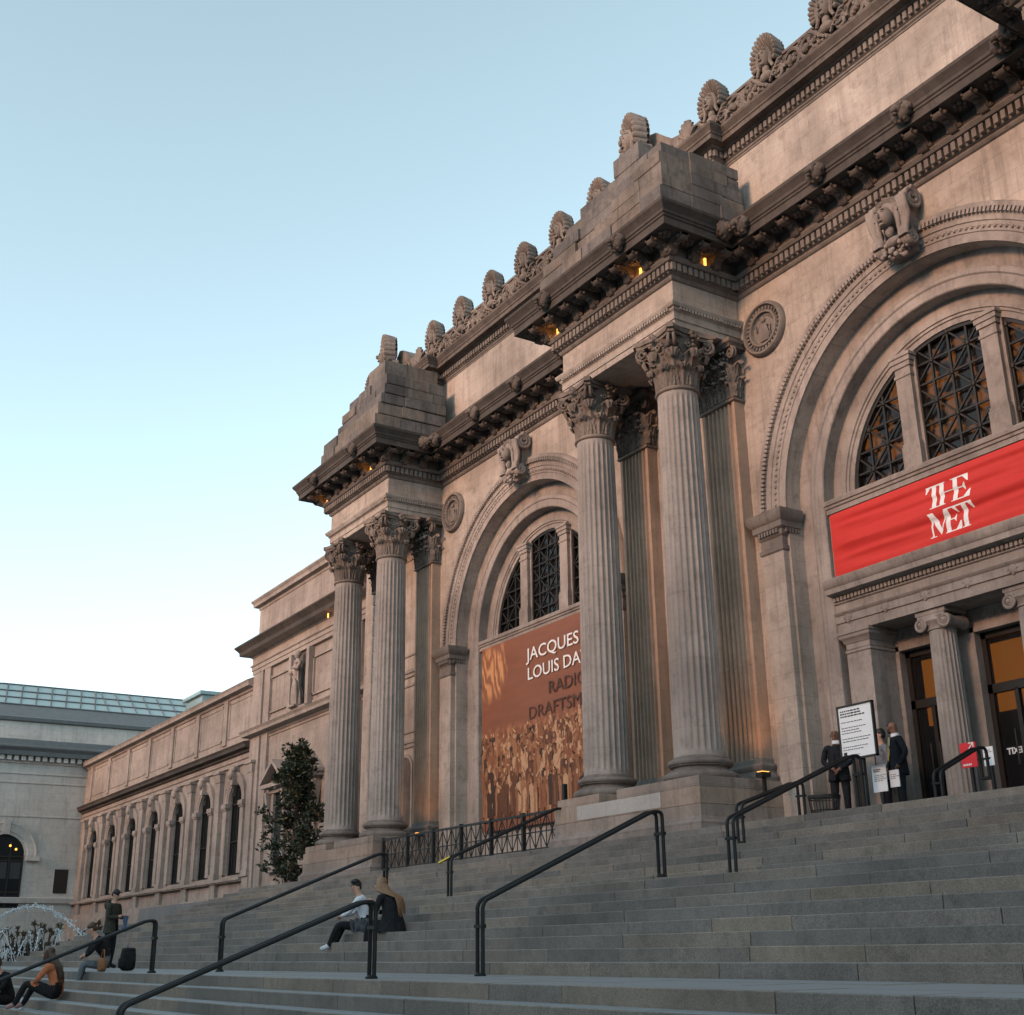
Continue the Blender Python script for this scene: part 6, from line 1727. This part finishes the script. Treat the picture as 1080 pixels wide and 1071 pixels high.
# people at the lower left
t, W, H = person('man in dark hooded jacket standing at the left, looking down at a blue cloth', (-31.6, 8.35, L1z), 40, stand(1.80, 'read', 0.03), [M['olive_cloth'], M['black_cloth'], M['black_cloth']], M['hair_black'], 'short', M['skin'], head_pitch=28)
jacket(t, W, 1.0, M['olive_cloth'])
m = MB(); m.tube([W((0,-0.06,1.46)), W((0.0,-0.13,1.42)), W((0,-0.14,1.34))], [0.10,0.12,0.07], 10); m.build('hood', M['olive_cloth'], t, smooth=70)
m = MB(); m.grid([[W((0.10-0.025*i+0.02*sin(2.2*j), 0.37+0.03*sin(1.7*i+j), 1.2-0.06*j)) for i in range(8)] for j in range(7)]); m.build('cloth_bundle', M['blue_cloth'], t, smooth=70)
t, W, H = person('person in grey jeans and black boots with a dark backpack sitting at the landing edge', (-26.35, 6.95, L1z), -98, sit(0.31, 0.44, 0.14, arms='knee'), [M['black_cloth'], M['grey_jeans'], M['black_cloth']], M['hair_brown'], 'short', M['skin'], head_pitch=20)
def pack(m, c, r, p=0.45, nu=22, nv=14):
    def sp(v): return math.copysign(abs(v)**p, v)
    rows = []
    for j in range(nv+1):
        ph = -pi/2+pi*j/nv
        rows.append([(c[0]+r[0]*sp(cos(ph))*sp(cos(2*pi*i/nu)), c[1]+r[1]*sp(cos(ph))*sp(sin(2*pi*i/nu)), c[2]+r[2]*sp(sin(ph))*(1-0.06*abs(sp(cos(2*pi*i/nu))))) for i in range(nu+1)])
    m.grid(rows)
bp_ = thing('backpack', 'bulky black backpack resting on the landing behind the person in grey jeans', 'backpack', (-26.1, 7.45, L1z))
m = MB(); pack(m, (-26.15, 7.30, L1z+0.20), (0.17, 0.13, 0.20)); pack(m, (-26.15, 7.30, L1z+0.36), (0.15, 0.12, 0.08)); m.build('sack', M['black_cloth'], bp_, smooth=70)
m = MB(); pack(m, (-26.10, 7.17, L1z+0.15), (0.12, 0.05, 0.10)); m.build('front_pocket', M['black_cloth'], bp_, smooth=70)
m = MB(); m.tube([(-26.2, 7.3, L1z+0.42), (-26.15, 7.28, L1z+0.49), (-26.08, 7.3, L1z+0.42)], 0.014, 6); m.build('handle', M['grey_cloth'], bp_)
hb_ = MB(); r = random.Random(8); pack(hb_, (-25.95, 6.75, L1z+0.13), (0.15, 0.07, 0.13)); hb_.tube([(-26.08, 6.75, L1z+0.24), (-26.0, 6.76, L1z+0.40), (-25.9, 6.76, L1z+0.40), (-25.82, 6.75, L1z+0.24)], 0.012, 6)
tag(hb_.build('shoulder_bag', M['brown_bag'], None, smooth=70), 'brown leather shoulder bag leaning against the person in grey jeans', 'bag')
z3_ = zn(-3)
t, W, H = person('woman with long brown hair in a rust orange top sitting on a lower step', (-24.75, 5.68, z3_), -125, sit(0.155, 0.50, 0.07, arms='prop', reach=0.12), [M['rust_cloth'], M['black_cloth'], M['shoe_pink']], M['hair_brown'], 'long', M['skin'])
t, W, H = person('person in black at the left edge sitting with hands clasped on the knees', (-27.3, 5.35, zn(-4)), -60, sit(0.31, 0.46, 0.16, arms='knee'), [M['black_cloth'], M['black_cloth'], M['black_cloth']], M['hair_brown'], 'short', M['skin'])
bo = thing('drink_bottle', 'pale lidded drink bottle standing on a step at the bottom left corner', 'bottle', (-25.5, 5.25, zn(-4)))
m = MB(); m.lathe([(0.0,zn(-4)),(0.036,zn(-4)),(0.038,zn(-4)+0.02),(0.038,zn(-4)+0.19),(0.03,zn(-4)+0.215),(0.0,zn(-4)+0.215)], -25.5, 5.25, 18); m.build('flask', M['shoe_white'], bo, smooth=50)
m = MB(); m.lathe([(0.0,zn(-4)+0.216),(0.028,zn(-4)+0.216),(0.028,zn(-4)+0.25),(0.0,zn(-4)+0.25)], -25.5, 5.25, 18); m.build('lid', M['grey_cloth'], bo, smooth=50)

# ------------------------------------------------------------------ magnolia tree
def leaf_quad(mb, p, d, w, l, rng, m):
    d = d.normalized(); s = d.cross(Vector((rng.uniform(-1,1), rng.uniform(-1,1), rng.uniform(-1,1))))
    if s.length < 0.05: return
    s.normalize(); n_ = d.cross(s)
    a = p; b = p+d*l*0.5+s*w; c = p+d*l-n_*l*0.12; e = p+d*l*0.5-s*w
    mb.add([tuple(a), tuple(b), tuple(c), tuple(e)], [(0,1,2),(0,2,3)], m)
TX, TY, TZ0, TZ1 = -41.55, 17.0, 1.88, 7.15
tr = thing('magnolia_tree', 'dark evergreen magnolia tree standing beside the leftmost giant column', 'tree', (TX, TY, TZ0))
rg = random.Random(17); tk = MB()
tk.tube([(TX, TY, 1.6), (TX+0.05, TY, 3.0), (TX-0.03, TY+0.03, 4.6), (TX, TY, 6.9)], [0.15, 0.12, 0.08, 0.015], 9)
lf = MB(); tips = []
for k in range(105):
    t_ = rg.random()**1.0; z = TZ0+0.25+(TZ1-TZ0-0.4)*t_; a = rg.uniform(0, 2*pi)
    env = (1.5*(1-t_)**0.6*(0.55+0.45*min(1, t_*4+0.3))+0.14)*(1+0.28*sin(3*a+7*t_)); L = env*rg.choice((rg.uniform(0.45, 0.8), rg.uniform(0.8, 1.15)))
    p0 = Vector((TX, TY, z)); d = Vector((cos(a), sin(a)*0.8, rg.uniform(0.05, 0.45)))
    p1 = p0+Vector((d.x*L*0.5, d.y*L*0.5, d.z*L*0.35)); p2 = p0+Vector((d.x*L, d.y*L, d.z*L*0.85))
    tk.tube([p0, p1, p2], [0.028, 0.018, 0.006], 5)
    for q in range(7):
        tips.append((p0.lerp(p2, rg.uniform(0.35, 1.05))+Vector((rg.uniform(-.16,.16), rg.uniform(-.16,.16), rg.uniform(-.16,.16))), d))
for p, d in tips:
    for q in range(rg.choice((5, 9, 15))):
        dd = Vector((rg.gauss(0,1), rg.gauss(0,1), rg.gauss(0.2,0.8)))+d*0.4
        leaf_quad(lf, p+Vector((rg.gauss(0,.05), rg.gauss(0,.05), rg.gauss(0,.05))), dd, rg.uniform(0.03, 0.05), rg.uniform(0.13, 0.22), rg, 1 if rg.random() < 0.14 else 0)
tk.build('trunk', M['bark'], tr, smooth=50); lf.build('crown', [M['leaf'], M['leaf2']], tr)

# pollarded young trees, hedge and fountain at the far left
pol = [(-66.0, 13.8), (-61.5, 13.4), (-58.2, 14.6), (-69.5, 12.6), (-74, 14.6)]
labs = ['bare pollarded tree with knobbly buds, the tallest one near the arched window', 'bare pollarded tree behind the middle of the fountain', 'small bare pollarded tree right of the fountain, nearest the wing', 'bare pollarded tree at the left edge of the photo', 'bare pollarded tree in front of the grey pavilion corner']
for (x, y), lab in zip(pol, labs):
    h = 2.9+rg.uniform(-.3, .3); b = thing('pollarded_tree', lab, 'tree', (x, y, ZG), 'pollarded trees behind the fountain')
    m = MB(); bu = MB(); m.tube([(x, y, ZG), (x+0.03, y, ZG+1.3), (x, y, ZG+h*0.62)], [0.09, 0.075, 0.06], 7)
    for k in range(7):
        a = 2*pi*k/7+rg.uniform(-.3,.3); r1 = rg.uniform(0.3, 0.6); z1 = ZG+h*rg.uniform(0.72, 0.86)
        p1 = (x+r1*cos(a)*0.6, y+r1*sin(a)*0.6, z1); p2 = (x+r1*cos(a), y+r1*sin(a), ZG+h*rg.uniform(0.9, 1.08))
        m.tube([(x, y, ZG+h*0.58), p1, p2], [0.05, 0.04, 0.03], 6); m.ball(p2, 0.09, nu=7, nv=5)
        for q in range(26):
            d = Vector((rg.gauss(0,1), rg.gauss(0,1), rg.gauss(0.4,0.8))); leaf_quad(bu, Vector(p2), d, rg.uniform(.02,.035), rg.uniform(.14,.26), rg, 0)
    m.build('trunk', M['bark'], b, smooth=50); bu.build('crown', M['bud'], b)
hm = MB()
for k in range(9000):
    x = rg.uniform(-80, -56.2); z = ZG+2.3*rg.random()**0.7; y = 15.4+0.55*rg.uniform(-1, 1)
    leaf_quad(hm, Vector((x, y, z)), Vector((rg.gauss(0,1), rg.gauss(-0.3,1), rg.gauss(0.3,1))), 0.06, 0.2, rg, 0)
hm.box(-80, -56.3, 15.15, 15.8, ZG, ZG+1.9)
tag(hm.build('hedge', M['hedge']), 'low dark brownish hedge along the wing base behind the fountain', 'hedge')

FX, FY = -50.6, 11.0
fo = thing('fountain', 'plaza fountain with a ring of arching white water jets at the left', 'fountain', (FX, FY, ZG))
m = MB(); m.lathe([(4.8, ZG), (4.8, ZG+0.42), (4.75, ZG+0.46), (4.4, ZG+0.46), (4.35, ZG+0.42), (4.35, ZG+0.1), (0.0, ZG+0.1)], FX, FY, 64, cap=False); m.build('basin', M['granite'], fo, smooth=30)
mw, t, b = nt('pool_water'); b.inputs['Base Color'].default_value = (0.02, 0.03, 0.035, 1); b.inputs['Roughness'].default_value = 0.08
wv = N(t, 'ShaderNodeBump'); g_ = N(t, 'ShaderNodeNewGeometry'); t.links.new(noise(t, g_.outputs['Position'], 6, 4), wv.inputs['Height']); wv.inputs['Strength'].default_value = 0.4; t.links.new(wv.outputs[0], b.inputs['Normal'])
m = MB(); m.add([(FX+4.34*cos(2*pi*i/64), FY+4.34*sin(2*pi*i/64), ZG+0.34) for i in range(64)], [tuple(range(64))]); m.build('water', mw, fo)
mj, t, b = nt('white_water'); b.inputs['Base Color'].default_value = (0.82, 0.86, 0.88, 1); b.inputs['Roughness'].default_value = 0.25; b.inputs['Transmission Weight'].default_value = 0.5; b.inputs['IOR'].default_value = 1.33
def jet(x0, y0, x1, y1, zt, n, rad, nm='water_jet'):
    m = MB(); pts = []; rs = []
    for i in range(33):
        t_ = i/32; sp = 0.002+0.008*t_
        pts.append((x0+(x1-x0)*t_+rg.gauss(0, sp), y0+(y1-y0)*t_+rg.gauss(0, sp), ZG+0.34+(zt-ZG-0.34)*4*t_*(1-t_)+rg.gauss(0, sp))); rs.append(rad*rg.uniform(0.6, 0.95)*(1-0.3*t_))
    m.tube(pts, rs, 5)
    for i in range(n):
        t_ = (i+rg.random())/n; sp = 0.02+0.07*t_
        x = x0+(x1-x0)*t_+rg.gauss(0, sp); y = y0+(y1-y0)*t_+rg.gauss(0, sp); z = ZG+0.34+(zt-ZG-0.34)*4*t_*(1-t_)+rg.gauss(0, sp)
        r_ = rad*rg.uniform(0.35, 0.9); m.ball((x, y, z), (r_, r_, r_*rg.uniform(1, 1.8)), nu=5, nv=4)
    m.build(nm, mj, fo, smooth=80)
for k in range(40):
    a = 2*pi*k/40; R0 = 4.1; R1_ = (2.6, 1.9, 1.1)[k % 3]
    jet(FX+R0*cos(a), FY+R0*sin(a), FX+R1_*cos(a+0.15), FY+R1_*sin(a+0.15), (0.25, 0.6, 0.95)[k % 3], 60, 0.026)
jet(FX-2.6, FY-3.3, FX+3.6, FY+1.8, 1.75, 420, 0.040); jet(FX-4.0, FY+1.0, FX+0.4, FY+0.6, 1.0, 140, 0.026)
